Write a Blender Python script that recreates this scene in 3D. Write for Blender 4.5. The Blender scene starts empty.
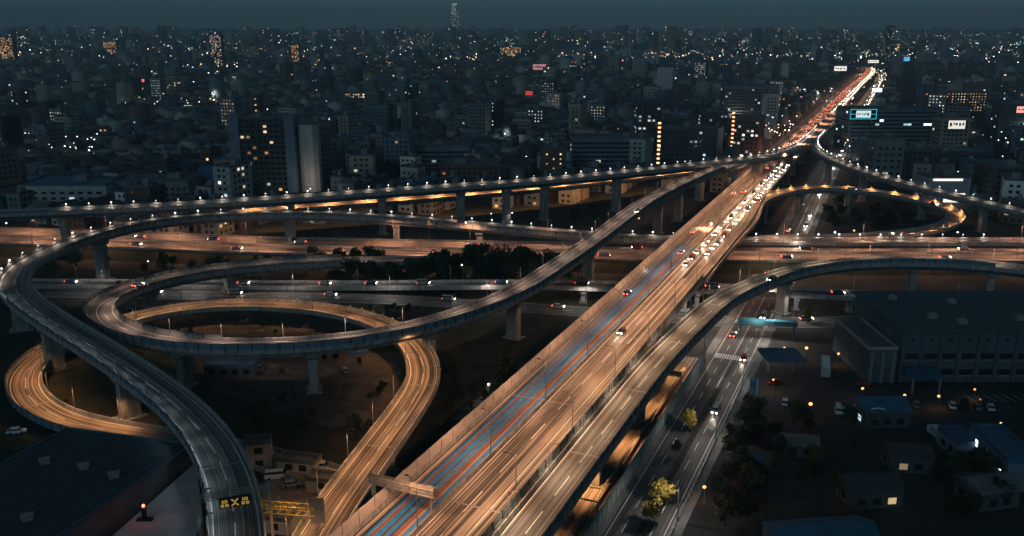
import bpy, math, random
import numpy as np
from mathutils import Vector, Matrix, Euler

R = math.radians
random.seed(7)
rng = np.random.default_rng(11)
SC = bpy.context.scene
COL = SC.collection

# ------------------------------------------------------------------ camera
FPX, CAM_H, HORIZON = 887.0, 95.0, 27.0
PITCH = math.atan((268 - HORIZON) / FPX)
cd = bpy.data.cameras.new('camera')
cd.sensor_width = 36.0
cd.lens = 36.0 * FPX / 1024.0
cd.clip_start = 1.0
cd.clip_end = 60000.0
cam = bpy.data.objects.new('camera', cd)
COL.objects.link(cam)
cam.location = (0, 0, CAM_H)
cam.rotation_euler = (R(90) - PITCH, 0, 0)
SC.camera = cam

# ------------------------------------------------------------------ sky, faint moonlight, exposure
SUN_EL, SUN_ROT = 22.0, 205.0
world = bpy.data.worlds.new('World')
SC.world = world
world.use_nodes = True
wn, wl = world.node_tree.nodes, world.node_tree.links
wn.clear()
sky = wn.new('ShaderNodeTexSky')
sky.sky_type = 'NISHITA'
sky.sun_disc = False
sky.sun_elevation = R(SUN_EL)
sky.sun_rotation = R(SUN_ROT)
sky.dust_density = 0.6
sky.ozone_density = 4.0
hsv = wn.new('ShaderNodeHueSaturation')
hsv.inputs['Saturation'].default_value = 0.25
tint = wn.new('ShaderNodeMixRGB')
tint.blend_type = 'MULTIPLY'
tint.inputs[0].default_value = 1.0
tint.inputs[2].default_value = (0.40, 0.80, 0.98, 1)
bg = wn.new('ShaderNodeBackground')
bg.inputs['Strength'].default_value = 0.0235
wo = wn.new('ShaderNodeOutputWorld')
wl.new(sky.outputs[0], hsv.inputs['Color'])
wl.new(hsv.outputs[0], tint.inputs[1])
wl.new(tint.outputs[0], bg.inputs[0])
wl.new(bg.outputs[0], wo.inputs[0])

sd = bpy.data.lights.new('moon', 'SUN')
sd.energy = 0.17
sd.angle = R(12)
sd.color = (0.55, 0.8, 1.0)
moon = bpy.data.objects.new('moon', sd)
COL.objects.link(moon)
moon.rotation_euler = (R(90 - SUN_EL), 0, R(180 - SUN_ROT))

SC.view_settings.view_transform = 'Standard'
SC.view_settings.look = 'None'
SC.view_settings.exposure = 0.0
SC.view_settings.gamma = 1.0
SC.view_settings.use_curve_mapping = False
SC.render.engine = 'CYCLES'
SC.cycles.use_denoising = True
try:
    SC.cycles.denoiser = 'OPENIMAGEDENOISE'
    SC.cycles.denoising_input_passes = 'RGB_ALBEDO_NORMAL'
except Exception:
    pass
SC.cycles.max_bounces = 3
SC.cycles.diffuse_bounces = 1
SC.cycles.adaptive_threshold = 0.02
SC.cycles.glossy_bounces = 2
SC.cycles.volume_bounces = 0
SC.cycles.transparent_max_bounces = 8
SC.cycles.sample_clamp_indirect = 1.5
SC.cycles.use_light_tree = True
SC.cycles.light_sampling_threshold = 0.004
SC.cycles.caustics_reflective = False
SC.cycles.caustics_refractive = False


def P(u, v, z):
    """surveyed point: where the sight line through a mark meets height z"""
    x = (u - 512) / FPX
    y = -(v - 268) / FPX
    dy = math.cos(PITCH) + y * math.sin(PITCH)
    dz = -math.sin(PITCH) + y * math.cos(PITCH)
    t = (z - CAM_H) / dz
    return Vector((x * t, dy * t, z))


def PV(p):
    zc = p[1] * math.cos(PITCH) - (p[2] - CAM_H) * math.sin(PITCH)
    yc = p[1] * math.sin(PITCH) + (p[2] - CAM_H) * math.cos(PITCH)
    return 512 + FPX * p[0] / zc, 268 - FPX * yc / zc


# ------------------------------------------------------------------ materials
MATS = {}


def mat(name, col, rough=0.8, metal=0.0, var=0.0, scale=1.0, spec=0.3, bump=0.0, stretch=None, emit=None, estr=0.0, col2=None, coords='Object'):
    if name in MATS:
        return MATS[name]
    m = bpy.data.materials.new(name)
    m.use_nodes = True
    n, l = m.node_tree.nodes, m.node_tree.links
    b = n['Principled BSDF']
    b.inputs['Roughness'].default_value = rough
    b.inputs['Metallic'].default_value = metal
    b.inputs['Specular IOR Level'].default_value = spec
    b.inputs['Base Color'].default_value = (*col, 1)
    if var > 0:
        tc = n.new('ShaderNodeTexCoord')
        mp = n.new('ShaderNodeMapping')
        if stretch:
            mp.inputs['Scale'].default_value = stretch
        nz = n.new('ShaderNodeTexNoise')
        nz.inputs['Scale'].default_value = scale
        nz.inputs['Detail'].default_value = 5.0
        nz.inputs['Roughness'].default_value = 0.65
        rp = n.new('ShaderNodeValToRGB')
        c2 = col2 or tuple(min(1, c * (1 + var)) for c in col)
        rp.color_ramp.elements[0].position = 0.3
        rp.color_ramp.elements[1].position = 0.72
        rp.color_ramp.elements[0].color = (*[c * (1 - var) for c in col], 1)
        rp.color_ramp.elements[1].color = (*c2, 1)
        l.new(tc.outputs[coords], mp.inputs[0])
        l.new(mp.outputs[0], nz.inputs['Vector'])
        l.new(nz.outputs[0], rp.inputs[0])
        l.new(rp.outputs[0], b.inputs['Base Color'])
        if bump > 0:
            bp = n.new('ShaderNodeBump')
            bp.inputs['Strength'].default_value = bump
            bp.inputs['Distance'].default_value = 0.05
            l.new(nz.outputs[0], bp.inputs['Height'])
            l.new(bp.outputs[0], b.inputs['Normal'])
    if emit:
        b.inputs['Emission Color'].default_value = (*emit, 1)
        b.inputs['Emission Strength'].default_value = estr
        try:
            m.cycles.emission_sampling = 'NONE'
        except Exception:
            pass
    MATS[name] = m
    return m


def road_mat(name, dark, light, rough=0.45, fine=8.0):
    """asphalt with wheel-path wear and light trails painted as long streaks along the lane (UV: u metres across, v metres along)"""
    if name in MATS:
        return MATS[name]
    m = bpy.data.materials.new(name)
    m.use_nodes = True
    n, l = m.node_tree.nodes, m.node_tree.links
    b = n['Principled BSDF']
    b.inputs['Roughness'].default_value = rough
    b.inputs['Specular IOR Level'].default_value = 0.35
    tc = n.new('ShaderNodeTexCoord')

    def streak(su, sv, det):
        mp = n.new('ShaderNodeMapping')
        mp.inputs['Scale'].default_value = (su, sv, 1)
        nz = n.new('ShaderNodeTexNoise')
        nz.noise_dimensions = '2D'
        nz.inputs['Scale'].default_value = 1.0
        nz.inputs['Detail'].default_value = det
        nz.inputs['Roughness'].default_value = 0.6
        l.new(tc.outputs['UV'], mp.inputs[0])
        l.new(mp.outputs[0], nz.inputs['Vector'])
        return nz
    a = streak(fine * 0.55, 0.006, 4)  # fine streaks put vehicle light trails into the asphalt colour
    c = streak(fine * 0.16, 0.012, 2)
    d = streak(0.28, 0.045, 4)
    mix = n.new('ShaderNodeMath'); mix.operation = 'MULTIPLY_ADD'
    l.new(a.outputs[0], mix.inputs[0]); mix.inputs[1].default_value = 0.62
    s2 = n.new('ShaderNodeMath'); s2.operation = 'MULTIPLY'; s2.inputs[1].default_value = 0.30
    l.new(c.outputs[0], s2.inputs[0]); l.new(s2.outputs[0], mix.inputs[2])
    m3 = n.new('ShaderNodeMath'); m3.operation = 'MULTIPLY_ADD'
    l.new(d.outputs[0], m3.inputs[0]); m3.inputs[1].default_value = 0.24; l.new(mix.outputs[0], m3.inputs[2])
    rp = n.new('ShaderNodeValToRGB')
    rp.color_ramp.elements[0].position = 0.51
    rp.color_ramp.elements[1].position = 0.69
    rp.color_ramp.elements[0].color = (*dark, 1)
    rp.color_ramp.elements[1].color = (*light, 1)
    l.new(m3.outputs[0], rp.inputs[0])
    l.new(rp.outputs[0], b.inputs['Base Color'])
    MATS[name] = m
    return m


def glow_mat(name, strength, sampled=False):
    """self-lit faces; colour and level come from the mesh's glow attribute"""
    if name in MATS:
        return MATS[name]
    m = bpy.data.materials.new(name)
    m.use_nodes = True
    n, l = m.node_tree.nodes, m.node_tree.links
    n.clear()
    at = n.new('ShaderNodeAttribute')
    at.attribute_name = 'glow'
    e = n.new('ShaderNodeEmission')
    e.inputs['Strength'].default_value = strength
    o = n.new('ShaderNodeOutputMaterial')
    l.new(at.outputs['Color'], e.inputs[0])
    l.new(e.outputs[0], o.inputs[0])
    m.cycles.emission_sampling = 'AUTO' if sampled else 'NONE'
    MATS[name] = m
    return m


def lamp_mat(name, col, strength):
    if name in MATS:
        return MATS[name]
    m = bpy.data.materials.new(name)
    m.use_nodes = True
    n, l = m.node_tree.nodes, m.node_tree.links
    n.clear()
    e = n.new('ShaderNodeEmission')
    e.inputs[0].default_value = (*col, 1)
    e.inputs[1].default_value = strength
    o = n.new('ShaderNodeOutputMaterial')
    l.new(e.outputs[0], o.inputs[0])
    m.cycles.emission_sampling = 'NONE'
    MATS[name] = m
    return m


concrete = mat('concrete', (0.25, 0.245, 0.24), 0.85, var=0.5, scale=0.4, bump=0.2, stretch=(2.0, 2.0, 0.3))
concrete_dark = mat('weathered_concrete', (0.17, 0.17, 0.17), 0.9, var=0.4, scale=0.2, bump=0.2)
parapet_m = mat('parapet_concrete', (0.28, 0.27, 0.26), 0.8, var=0.5, scale=0.5, stretch=(2.2, 2.2, 0.25))
steel_blue = mat('blue_painted_steel', (0.07, 0.12, 0.16), 0.5, var=0.3, scale=0.4, spec=0.4)
barrier_m = mat('noise_barrier_panel', (0.13, 0.21, 0.27), 0.55, var=0.3, scale=0.6)
barrier_grey = mat('grey_barrier_panel', (0.20, 0.21, 0.21), 0.6, var=0.35, scale=0.5)
post_m = mat('dark_post_steel', (0.045, 0.06, 0.075), 0.5, var=0.2, scale=1)
metal = mat('galvanised_steel', (0.28, 0.29, 0.30), 0.45, metal=0.6, var=0.2, scale=2)
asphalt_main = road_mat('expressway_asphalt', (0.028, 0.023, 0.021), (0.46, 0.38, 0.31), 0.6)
asphalt_ramp = road_mat('ramp_asphalt', (0.05, 0.048, 0.046), (0.22, 0.21, 0.20), 0.6)
asphalt_st = road_mat('street_asphalt', (0.035, 0.035, 0.036), (0.14, 0.135, 0.13), 0.6)
paint_white = mat('white_road_paint', (0.74, 0.74, 0.72), 0.6, var=0.22, scale=1.5)
blue_trail = mat('blue_light_trail', (0.02, 0.22, 0.58), 0.6, var=0.3, scale=0.8)  # blue vehicle light trails drawn as flat colour
red_stripe = mat('red_lane_stripe', (0.22, 0.10, 0.09), 0.7, var=0.3, scale=0.8)  # red bands between the blue lines
paint_yellow = mat('yellow_road_paint', (0.55, 0.36, 0.05), 0.6, var=0.2, scale=1.5)
soil = mat('soil', (0.030, 0.034, 0.020), 0.95, var=0.55, scale=0.15)
glass_dark = mat('dark_glass', (0.02, 0.028, 0.035), 0.12, spec=0.6)
SODIUM, WARM, COOL = (1.0, 0.45, 0.16), (1.0, 0.72, 0.45), (0.80, 0.92, 1.0)

# ------------------------------------------------------------------ mesh helpers


def mk(name, verts, faces, m=None, uv=None, midx=None, smooth=False):
    me = bpy.data.meshes.new(name)
    me.from_pydata([tuple(v) for v in verts], [], [tuple(f) for f in faces])
    for x in (m if isinstance(m, (list, tuple)) else [m]):
        if x:
            me.materials.append(x)
    if midx is not None:
        me.polygons.foreach_set('material_index', midx)
    if uv is not None:
        ul = me.uv_layers.new(name='UVMap')
        vi = np.empty(len(me.loops), dtype=np.int32)
        me.loops.foreach_get('vertex_index', vi)
        ul.data.foreach_set('uv', np.asarray(uv, dtype=np.float32)[vi].ravel())
    if smooth:
        me.polygons.foreach_set('use_smooth', [True] * len(me.polygons))
    me.update()
    return me


def attach(o, parent):
    o.parent = parent
    o.location = Vector(o.location) - parent.location if parent.rotation_euler.z == 0 else o.location


def ob(name, me, parent=None, loc=(0, 0, 0), rz=0.0, local=False, rot=None):
    o = bpy.data.objects.new(name, me)
    o.location = loc
    o.rotation_euler = rot if rot else (0, 0, rz)
    COL.objects.link(o)
    if parent:
        o.parent = parent
        if not local:
            o.location = Vector(loc) - parent.location
    return o


def tag(o, label=None, cat=None, group=None, kind=None):
    if label:
        o['label'] = label
    if cat:
        o['category'] = cat
    if group:
        o['group'] = group
    if kind:
        o['kind'] = kind
    return o


def root(name, label, cat, loc, rz=0.0, group=None):
    o = bpy.data.objects.new(name, None)
    o.empty_display_size = 1
    o.location = loc
    o.rotation_euler = (0, 0, rz)
    COL.objects.link(o)
    return tag(o, label, cat, group)


class MB:
    """collects solids into one mesh"""

    def __init__(s):
        s.v, s.f, s.i = [], [], []

    def box(s, x0, x1, y0, y1, z0, z1, mi=0):
        b = len(s.v)
        s.v += [(x0, y0, z0), (x1, y0, z0), (x1, y1, z0), (x0, y1, z0), (x0, y0, z1), (x1, y0, z1), (x1, y1, z1), (x0, y1, z1)]
        s.f += [(b, b + 3, b + 2, b + 1), (b + 4, b + 5, b + 6, b + 7), (b, b + 1, b + 5, b + 4), (b + 1, b + 2, b + 6, b + 5), (b + 2, b + 3, b + 7, b + 6), (b + 3, b, b + 4, b + 7)]
        s.i += [mi] * 6
        return s

    def bar(s, p, q, r, n=6, r2=None, mi=0):
        p, q = Vector(p), Vector(q)
        d = (q - p).normalized()
        a = d.orthogonal().normalized()
        c = d.cross(a)
        b = len(s.v)
        r2 = r if r2 is None else r2
        for k in range(n):
            t = 2 * math.pi * k / n
            o = a * math.cos(t) + c * math.sin(t)
            s.v.append(tuple(p + o * r))
            s.v.append(tuple(q + o * r2))
        for k in range(n):
            k2 = (k + 1) % n
            s.f.append((b + 2 * k, b + 2 * k2, b + 2 * k2 + 1, b + 2 * k + 1))
            s.i.append(mi)
        s.f.append(tuple(b + 2 * k + 1 for k in range(n)))
        s.f.append(tuple(b + 2 * k for k in reversed(range(n))))
        s.i += [mi, mi]
        return s

    def quad(s, a, b_, c, d, mi=0):
        b = len(s.v)
        s.v += [tuple(a), tuple(b_), tuple(c), tuple(d)]
        s.f.append((b, b + 1, b + 2, b + 3))
        s.i.append(mi)
        return s

    def prism(s, poly, z0, z1, mi=0):
        b = len(s.v)
        n = len(poly)
        s.v += [(x, y, z0) for x, y in poly] + [(x, y, z1) for x, y in poly]
        for k in range(n):
            k2 = (k + 1) % n
            s.f.append((b + k, b + k2, b + n + k2, b + n + k))
        s.f.append(tuple(b + n + k for k in range(n)))
        s.f.append(tuple(b + k for k in reversed(range(n))))
        s.i += [mi] * (n + 2)
        return s

    def ball(s, c, r, nu=8, nv=5, sz=1.0, mi=0):
        b = len(s.v)
        for j in range(nv + 1):
            ph = math.pi * j / nv
            for k in range(nu):
                t = 2 * math.pi * k / nu
                s.v.append((c[0] + r * math.sin(ph) * math.cos(t), c[1] + r * math.sin(ph) * math.sin(t), c[2] + r * sz * math.cos(ph)))
        for j in range(nv):
            for k in range(nu):
                k2 = (k + 1) % nu
                s.f.append((b + j * nu + k, b + (j + 1) * nu + k, b + (j + 1) * nu + k2, b + j * nu + k2))
                s.i.append(mi)
        return s

    def mesh(s, name, m):
        return mk(name, s.v, s.f, m, midx=s.i if isinstance(m, (list, tuple)) else None)


# ------------------------------------------------------------------ roads: paths, sweeps
ROADPTS = []      # (x, y, halfwidth) for keeping buildings off the roads


def spline(ctrl, ds=2.0):
    """Catmull-Rom through control points, resampled evenly"""
    pts = [Vector(c) for c in ctrl]
    pts = [pts[0] * 2 - pts[1]] + pts + [pts[-1] * 2 - pts[-2]]
    fine = []
    for i in range(1, len(pts) - 2):
        p0, p1, p2, p3 = pts[i - 1:i + 3]
        # centripetal
        def tj(t, a, b):
            return t + max((b - a).length, 1e-6) ** 0.5
        t0 = 0.0
        t1 = tj(t0, p0, p1); t2 = tj(t1, p1, p2); t3 = tj(t2, p2, p3)
        N = max(4, int((p2 - p1).length / ds * 3))
        for k in range(N):
            t = t1 + (t2 - t1) * k / N
            a1 = p0 * ((t1 - t) / (t1 - t0)) + p1 * ((t - t0) / (t1 - t0))
            a2 = p1 * ((t2 - t) / (t2 - t1)) + p2 * ((t - t1) / (t2 - t1))
            a3 = p2 * ((t3 - t) / (t3 - t2)) + p3 * ((t - t2) / (t3 - t2))
            b1 = a1 * ((t2 - t) / (t2 - t0)) + a2 * ((t - t0) / (t2 - t0))
            b2 = a2 * ((t3 - t) / (t3 - t1)) + a3 * ((t - t1) / (t3 - t1))
            fine.append(b1 * ((t2 - t) / (t2 - t1)) + b2 * ((t - t1) / (t2 - t1)))
    fine.append(pts[-2])
    out = [fine[0]]
    acc = 0.0
    for a, b in zip(fine, fine[1:]):
        L = (b - a).length
        while acc + L >= ds:
            t = (ds - acc) / L
            a = a.lerp(b, t)
            out.append(a.copy())
            L = (b - a).length
            acc = 0.0
        acc += L
    # light smoothing of the line
    for _ in range(6):
        out = [out[0]] + [(out[i - 1] + out[i] * 2 + out[i + 1]) / 4 for i in range(1, len(out) - 1)] + [out[-1]]
    return out


class Path:
    def __init__(s, ctrl, ds=2.0, smooth=0):
        s.p = spline(ctrl, ds)
        s.n = []
        s.s = [0.0]
        for i in range(len(s.p)):
            a = s.p[max(0, i - 1)]
            b = s.p[min(len(s.p) - 1, i + 1)]
            t = (b - a)
            t.z = 0
            t.normalize()
            s.n.append(Vector((-t.y, t.x, 0)))          # left of travel
            if i:
                s.s.append(s.s[-1] + (s.p[i] - s.p[i - 1]).length)
        s.L = s.s[-1]

    def at(s, q, off=0.0):
        q = min(max(q, 0), s.L - 1e-3)
        i = min(int(q / s.L * (len(s.p) - 1)), len(s.p) - 2)
        while s.s[i + 1] < q:
            i += 1
        while s.s[i] > q:
            i -= 1
        t = (q - s.s[i]) / (s.s[i + 1] - s.s[i])
        n = s.n[i].lerp(s.n[i + 1], t).normalized()
        p = s.p[i].lerp(s.p[i + 1], t) + n * off
        slope = (s.p[i + 1].z - s.p[i].z) / (s.s[i + 1] - s.s[i])
        return p, math.atan2(-n.x, n.y), slope        # heading angle of travel (about z, x axis = forward)

    def near(s, x, y):
        best = min(range(len(s.p)), key=lambda i: (s.p[i].x - x) ** 2 + (s.p[i].y - y) ** 2)
        return s.s[best]


def val(o, q):
    return o(q) if callable(o) else o


def sweep(path, prof, name, m, q0=0.0, q1=None, closed=True, uv=False, step=1):
    """prof: list of (offset to the left, height); offset may be a function of distance along"""
    q1 = path.L if q1 is None else q1
    idx = [i for i in range(0, len(path.p), step) if q0 - 1e-6 <= path.s[i] <= q1 + 1e-6]
    V, Fc, UV = [], [], []
    n = len(prof)
    for i in idx:
        for (o, h) in prof:
            oo = val(o, path.s[i])
            V.append(path.p[i] + path.n[i] * oo + Vector((0, 0, val(h, path.s[i]))))
            UV.append((oo, path.s[i]))
    for k in range(len(idx) - 1):
        for j in range(n if closed else n - 1):
            j2 = (j + 1) % n
            Fc.append((k * n + j, k * n + j2, (k + 1) * n + j2, (k + 1) * n + j))
    if closed:
        Fc.append(tuple(range(n))[::-1])
        Fc.append(tuple((len(idx) - 1) * n + j for j in range(n)))
    return mk(name, V, Fc, m, uv=UV if uv else None)


def strip(path, o0, o1, h, name, m, q0=0.0, q1=None, step=1):
    # o1 > o0 (left).  faces up
    def sh(o, d):
        return o
    return sweep(path, [(o1, h), (o0, h)], name, m, q0, q1, closed=False, uv=True, step=step)


def dashes(path, off, h, w, on, gap, name, m, q0=0.0, q1=None):
    q1 = path.L if q1 is None else q1
    mb = MB()
    q = q0
    while q + on < q1:
        a, _, _ = path.at(q, off - w / 2); b, _, _ = path.at(q + on, off - w / 2)
        c, _, _ = path.at(q + on, off + w / 2); d, _, _ = path.at(q, off + w / 2)
        up = Vector((0, 0, h))
        mb.quad(a + up, b + up, c + up, d + up)
        q += on + gap
    return mb.mesh(name, m)


def reg(path, l, r, step=3):
    for i in range(0, len(path.p), step):
        lo, ro = val(l, path.s[i]), val(r, path.s[i])
        c = path.p[i] + path.n[i] * ((lo + ro) / 2)
        ROADPTS.append((c.x, c.y, (lo - ro) / 2 + 2))


PANEL_CACHE = {}


def panel_mesh(L, h, m, name):
    k = (round(L, 2), h, m.name)
    if k not in PANEL_CACHE:
        mb = MB()
        mb.box(-L / 2 + 0.16, L / 2 - 0.16, -0.045, 0.045, 0.04, h)
        mb.box(-L / 2 - 0.16, -L / 2 + 0.16, -0.16, 0.16, -0.3, h + 0.08, 1)
        mb.box(-L / 2 + 0.16, L / 2 - 0.16, -0.075, 0.075, h - 0.12, h + 0.02, 1)
        if h > 1.3:
            mb.box(-L / 2 + 0.16, L / 2 - 0.16, -0.07, 0.07, h * 0.42, h * 0.42 + 0.1, 1)
        PANEL_CACHE[k] = mb.mesh(name, [m, m if m.name.startswith(('tan', 'teal')) else post_m])
    return PANEL_CACHE[k]


def panels(path, parent, off, base, h, L, m, q0=0.0, q1=None, name='barrier_panel'):
    q1 = path.L if q1 is None else q1
    n = max(1, int((q1 - q0) / L))
    for k in range(n):
        q = q0 + (k + 0.5) * (q1 - q0) / n
        p, a, sl = path.at(q, val(off, q))
        pa, _, _ = path.at(q - L / 2, val(off, q - L / 2))
        pb, _, _ = path.at(q + L / 2, val(off, q + L / 2))
        L2 = round((pb - pa).length * 5) / 5
        me = panel_mesh(max(L2, 0.6), h, m, name)
        d = pb - pa
        c = (pa + pb) / 2
        ob(name, me, parent, (c.x, c.y, c.z + base), rot=(0, -math.atan2(d.z, math.hypot(d.x, d.y)), math.atan2(d.y, d.x)))


def viaduct(name, label, ctrl, w, surf, lines=(), dash=(), piers=(), pier_w=2.6, depth=2.2, parapet=1.0, cat='viaduct', l=None, r=None, ds=2.0, parapets=(1, 1), pm=None, gm=None):
    path = Path(ctrl, ds)
    l = w / 2 if l is None else l
    r = -w / 2 if r is None else r
    mid = path.p[len(path.p) // 2]
    t = root(name, label, cat, (mid.x, mid.y, 0))
    pm = pm or parapet_m
    gm = gm or concrete

    def f(fr, add=0.0):
        return lambda q: val(r, q) + (val(l, q) - val(r, q)) * fr + add
    ob('girder', sweep(path, [(f(1), 0), (f(1), -0.45), (f(0.84), -0.8), (f(0.78), -depth), (f(0.22), -depth), (f(0.16), -0.8), (f(0), -0.45), (f(0), 0)], 'girder', gm), t)
    ob('road_surface', strip(path, f(0, 0.36), f(1, -0.36), 0.012, 'road_surface', surf), t)
    if parapets[0]:
        ob('parapet', sweep(path, [(f(1, 0.04), -0.5), (f(1, -0.40), 0.0), (f(1, -0.28), parapet), (f(1, 0.04), parapet)][::-1], 'parapet', pm), t)
    if parapets[1]:
        ob('parapet', sweep(path, [(f(0, -0.04), -0.5), (f(0, 0.40), 0.0), (f(0, 0.28), parapet), (f(0, -0.04), parapet)], 'parapet', pm), t)
    for (o, m, lw, a, b) in lines:
        ob('lane_or_trail_line', strip(path, (lambda q, o=o, lw=lw: val(o, q) - lw / 2), (lambda q, o=o, lw=lw: val(o, q) + lw / 2), 0.02, 'lane_or_trail_line', m, a, b), t)
    for (o, m, lw, on, gap, a, b) in dash:
        tag(ob('lane_dashes', dashes(path, o, 0.021, lw, on, gap, 'lane_dashes', m, a, b), t), kind='stuff')
    jq = 18.0
    while name != 'expressway_viaduct' and jq < path.L - 5:
        up = Vector((0, 0, 0.027))
        a_, b2 = path.at(jq, val(r, jq) + 0.45)[0], path.at(jq, val(l, jq) - 0.45)[0]
        c_, d_ = path.at(jq + 0.4, val(l, jq) - 0.45)[0], path.at(jq + 0.4, val(r, jq) + 0.45)[0]
        ob('expansion_joint', MB().quad(a_ + up, d_ + up, c_ + up, b2 + up).mesh('expansion_joint', metal), t)
        jq += 36.0
    for (u, v, kind) in piers:
        g = P(u, v, 0)
        q = path.near(g.x, g.y) if kind != 'q' else u
        pier(path, q, (val(l, q) + val(r, q)) / 2, val(l, q) - val(r, q), t, pier_w, depth)
    reg(path, l, r)
    return t, path


def pier(path, q, off, w, parent, pw, depth, zbase=0.0):
    p, a, _ = path.at(q, off)
    top = p.z - depth
    cap_h = 1.5
    hw = w * 0.34
    mb = MB()
    mb.box(-pw * 0.42, pw * 0.42, -pw * 0.72, pw * 0.72, zbase - 0.3, top - cap_h + 0.02)
    mb.box(-pw * 0.75, pw * 0.75, -pw * 1.1, pw * 1.1, zbase - 0.3, zbase + 0.35)
    c = ob('pier', mb.mesh('pier', concrete), parent, (p.x, p.y, 0), a)
    mb = MB()
    b = 0
    poly = [(-hw, top), (hw, top), (hw, top - 0.7), (pw * 0.74, top - cap_h), (-pw * 0.74, top - cap_h), (-hw, top - 0.7)]
    V = [(-pw * 0.5, y, z) for y, z in poly] + [(pw * 0.5, y, z) for y, z in poly]
    n = 6
    Fc = [(k, (k + 1) % n, n + (k + 1) % n, n + k) for k in range(n)] + [tuple(range(n))[::-1], tuple(range(n, 2 * n))]
    o = ob('crosshead', mk('crosshead', V, Fc, concrete), c, (0, 0, 0), local=True)


# ------------------------------------------------------------------ lamps
def spot_data(name, col, power, cone=150, blend=0.7, size=0.25):
    d = bpy.data.lights.new(name, 'SPOT')
    d.energy = power
    d.color = col
    d.spot_size = R(cone)
    d.spot_blend = blend
    d.shadow_soft_size = size
    return d


LIGHTS = {
    'sodium': spot_data('sodium_light', (1.0, 0.47, 0.21), 6200, 160, 0.4),
    'main_left': spot_data('main_left_light', (1.0, 0.53, 0.29), 5600, 165, 0.35),
    'sodium_far': spot_data('sodium_far_light', (1.0, 0.44, 0.24), 22000),
    'white': spot_data('white_light', (0.72, 0.93, 1.0), 260, 150, 0.9),
    'warm': spot_data('warm_light', WARM, 2500),
    'low': spot_data('low_light', (1.0, 0.78, 0.60), 380, 165, 0.5),
    'sodium_ramp': spot_data('sodium_ramp_light', (1.0, 0.47, 0.18), 3400, 140),
    'lower_deck': spot_data('lower_deck_light', SODIUM, 9000, 160),
    'warm_low': spot_data('warm_low_light', (1.0, 0.64, 0.46), 1900),
    'sodium_d': spot_data('sodium_d_light', (1.0, 0.47, 0.26), 9500),
    'street': spot_data('street_light', (1.0, 0.88, 0.76), 2100, 165, 0.4),
    'loop': spot_data('loop_light', SODIUM, 1500, 165, 0.4),
    'yard': spot_data('yard_light', SODIUM, 160, 150),
}
LENS = {
    'sodium': lamp_mat('sodium_lens', SODIUM, 40), 'white': lamp_mat('white_lens', COOL, 7),
    'warm': lamp_mat('warm_lens', (1.0, 0.60, 0.28), 5), 'low': lamp_mat('low_lens', COOL, 30), 'yard': lamp_mat('yard_lens', (1.0, 0.42, 0.12), 3.2),
}
pole_m = mat('lamp_pole_steel', (0.24, 0.24, 0.24), 0.5, metal=0.5, var=0.15, scale=3)
LM = {}


def lamp_meshes(h, arm, visible):
    k = (h, arm, visible)
    if k in LM:
        return LM[k]
    a = MB()
    a.bar((0, 0, 0), (0, 0, h * 0.9), 0.11, 6, 0.07)
    if arm > 0:
        a.bar((0, 0, h * 0.9), (0, arm * 0.3, h * 0.985), 0.06, 5)
        a.bar((0, arm * 0.3, h * 0.985), (0, arm, h), 0.06, 5, 0.05)
    else:
        a.bar((0, 0, h * 0.9), (0, 0, h), 0.07, 6)
    a.box(-0.2, 0.2, -0.2, 0.2, 0, 0.25)
    b = MB()
    b.box(-0.18, 0.18, arm - 0.15, arm + 0.55, h + 0.0, h + 0.14)
    c = MB()
    if visible:
        c.ball((0, arm + 0.2, h + (0.0 if arm else 0.16)), visible, 8, 5, 0.8)
    else:
        c.quad((-0.13, arm + 0.48, h - 0.004), (0.13, arm + 0.48, h - 0.004), (0.13, arm - 0.08, h - 0.004), (-0.13, arm - 0.08, h - 0.004))
    LM[k] = (a.mesh('pole', pole_m), b.mesh('head', pole_m), c)
    return LM[k]


LENSM = {}


def lamp(p, rz, h, arm, kind, label, group, visible=0.0, light=None, name='street_lamp'):
    if visible:
        visible = round(visible * random.choice((0.72, 0.9, 1.0, 1.15)), 3)
    pm_, hm, cb = lamp_meshes(h, arm, visible)
    t = root(name, label, 'street lamp', p, rz, group)
    ob('pole', pm_, t, (0, 0, 0), local=True)
    ob('lamp_head', hm, t, (0, 0, 0), local=True)
    k = (h, arm, visible, kind)
    if k not in LENSM:
        LENSM[k] = cb.mesh('lens', LENS[kind])
    ob('lens', LENSM[k], t, (0, 0, 0), local=True)
    if light:
        lo = bpy.data.objects.new('lamp_light', LIGHTS[light])
        COL.objects.link(lo)
        lo.parent = t
        lo.location = (0, arm + 0.2, h - 0.35)
    return t


ORD = ['first', 'second', 'third', 'fourth', 'fifth', 'sixth', 'seventh', 'eighth', 'ninth', 'tenth', 'eleventh', 'twelfth', 'thirteenth', 'fourteenth', 'fifteenth', 'sixteenth', 'seventeenth', 'eighteenth', 'nineteenth', 'twentieth']


def ordn(i):
    if i < 20:
        return ORD[i]
    t = {2: 'twenty', 3: 'thirty', 4: 'forty', 5: 'fifty', 6: 'sixty', 7: 'seventy', 8: 'eighty', 9: 'ninety'}
    n = i + 1
    return (t[n // 10][:-1] + 'ieth') if n % 10 == 0 else t[n // 10] + '-' + ORD[n % 10 - 1]


def lamps_along(path, off, gap, h, arm, kind, light, what, group, q0=0.0, q1=None, visible=0.0, base=0.0, facing=None, name='street_lamp'):
    q1 = path.L if q1 is None else q1
    q = q0
    i = 0
    while q <= q1:
        o = val(off, q)
        p, a, _ = path.at(q, o)
        f = facing if facing is not None else (-1 if o > 0 else 1)
        lamp((p.x, p.y, p.z + base), a + (math.pi if f < 0 else 0), h, arm, kind, what % ordn(i), group, visible, light, name)
        q += gap
        i += 1


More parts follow.
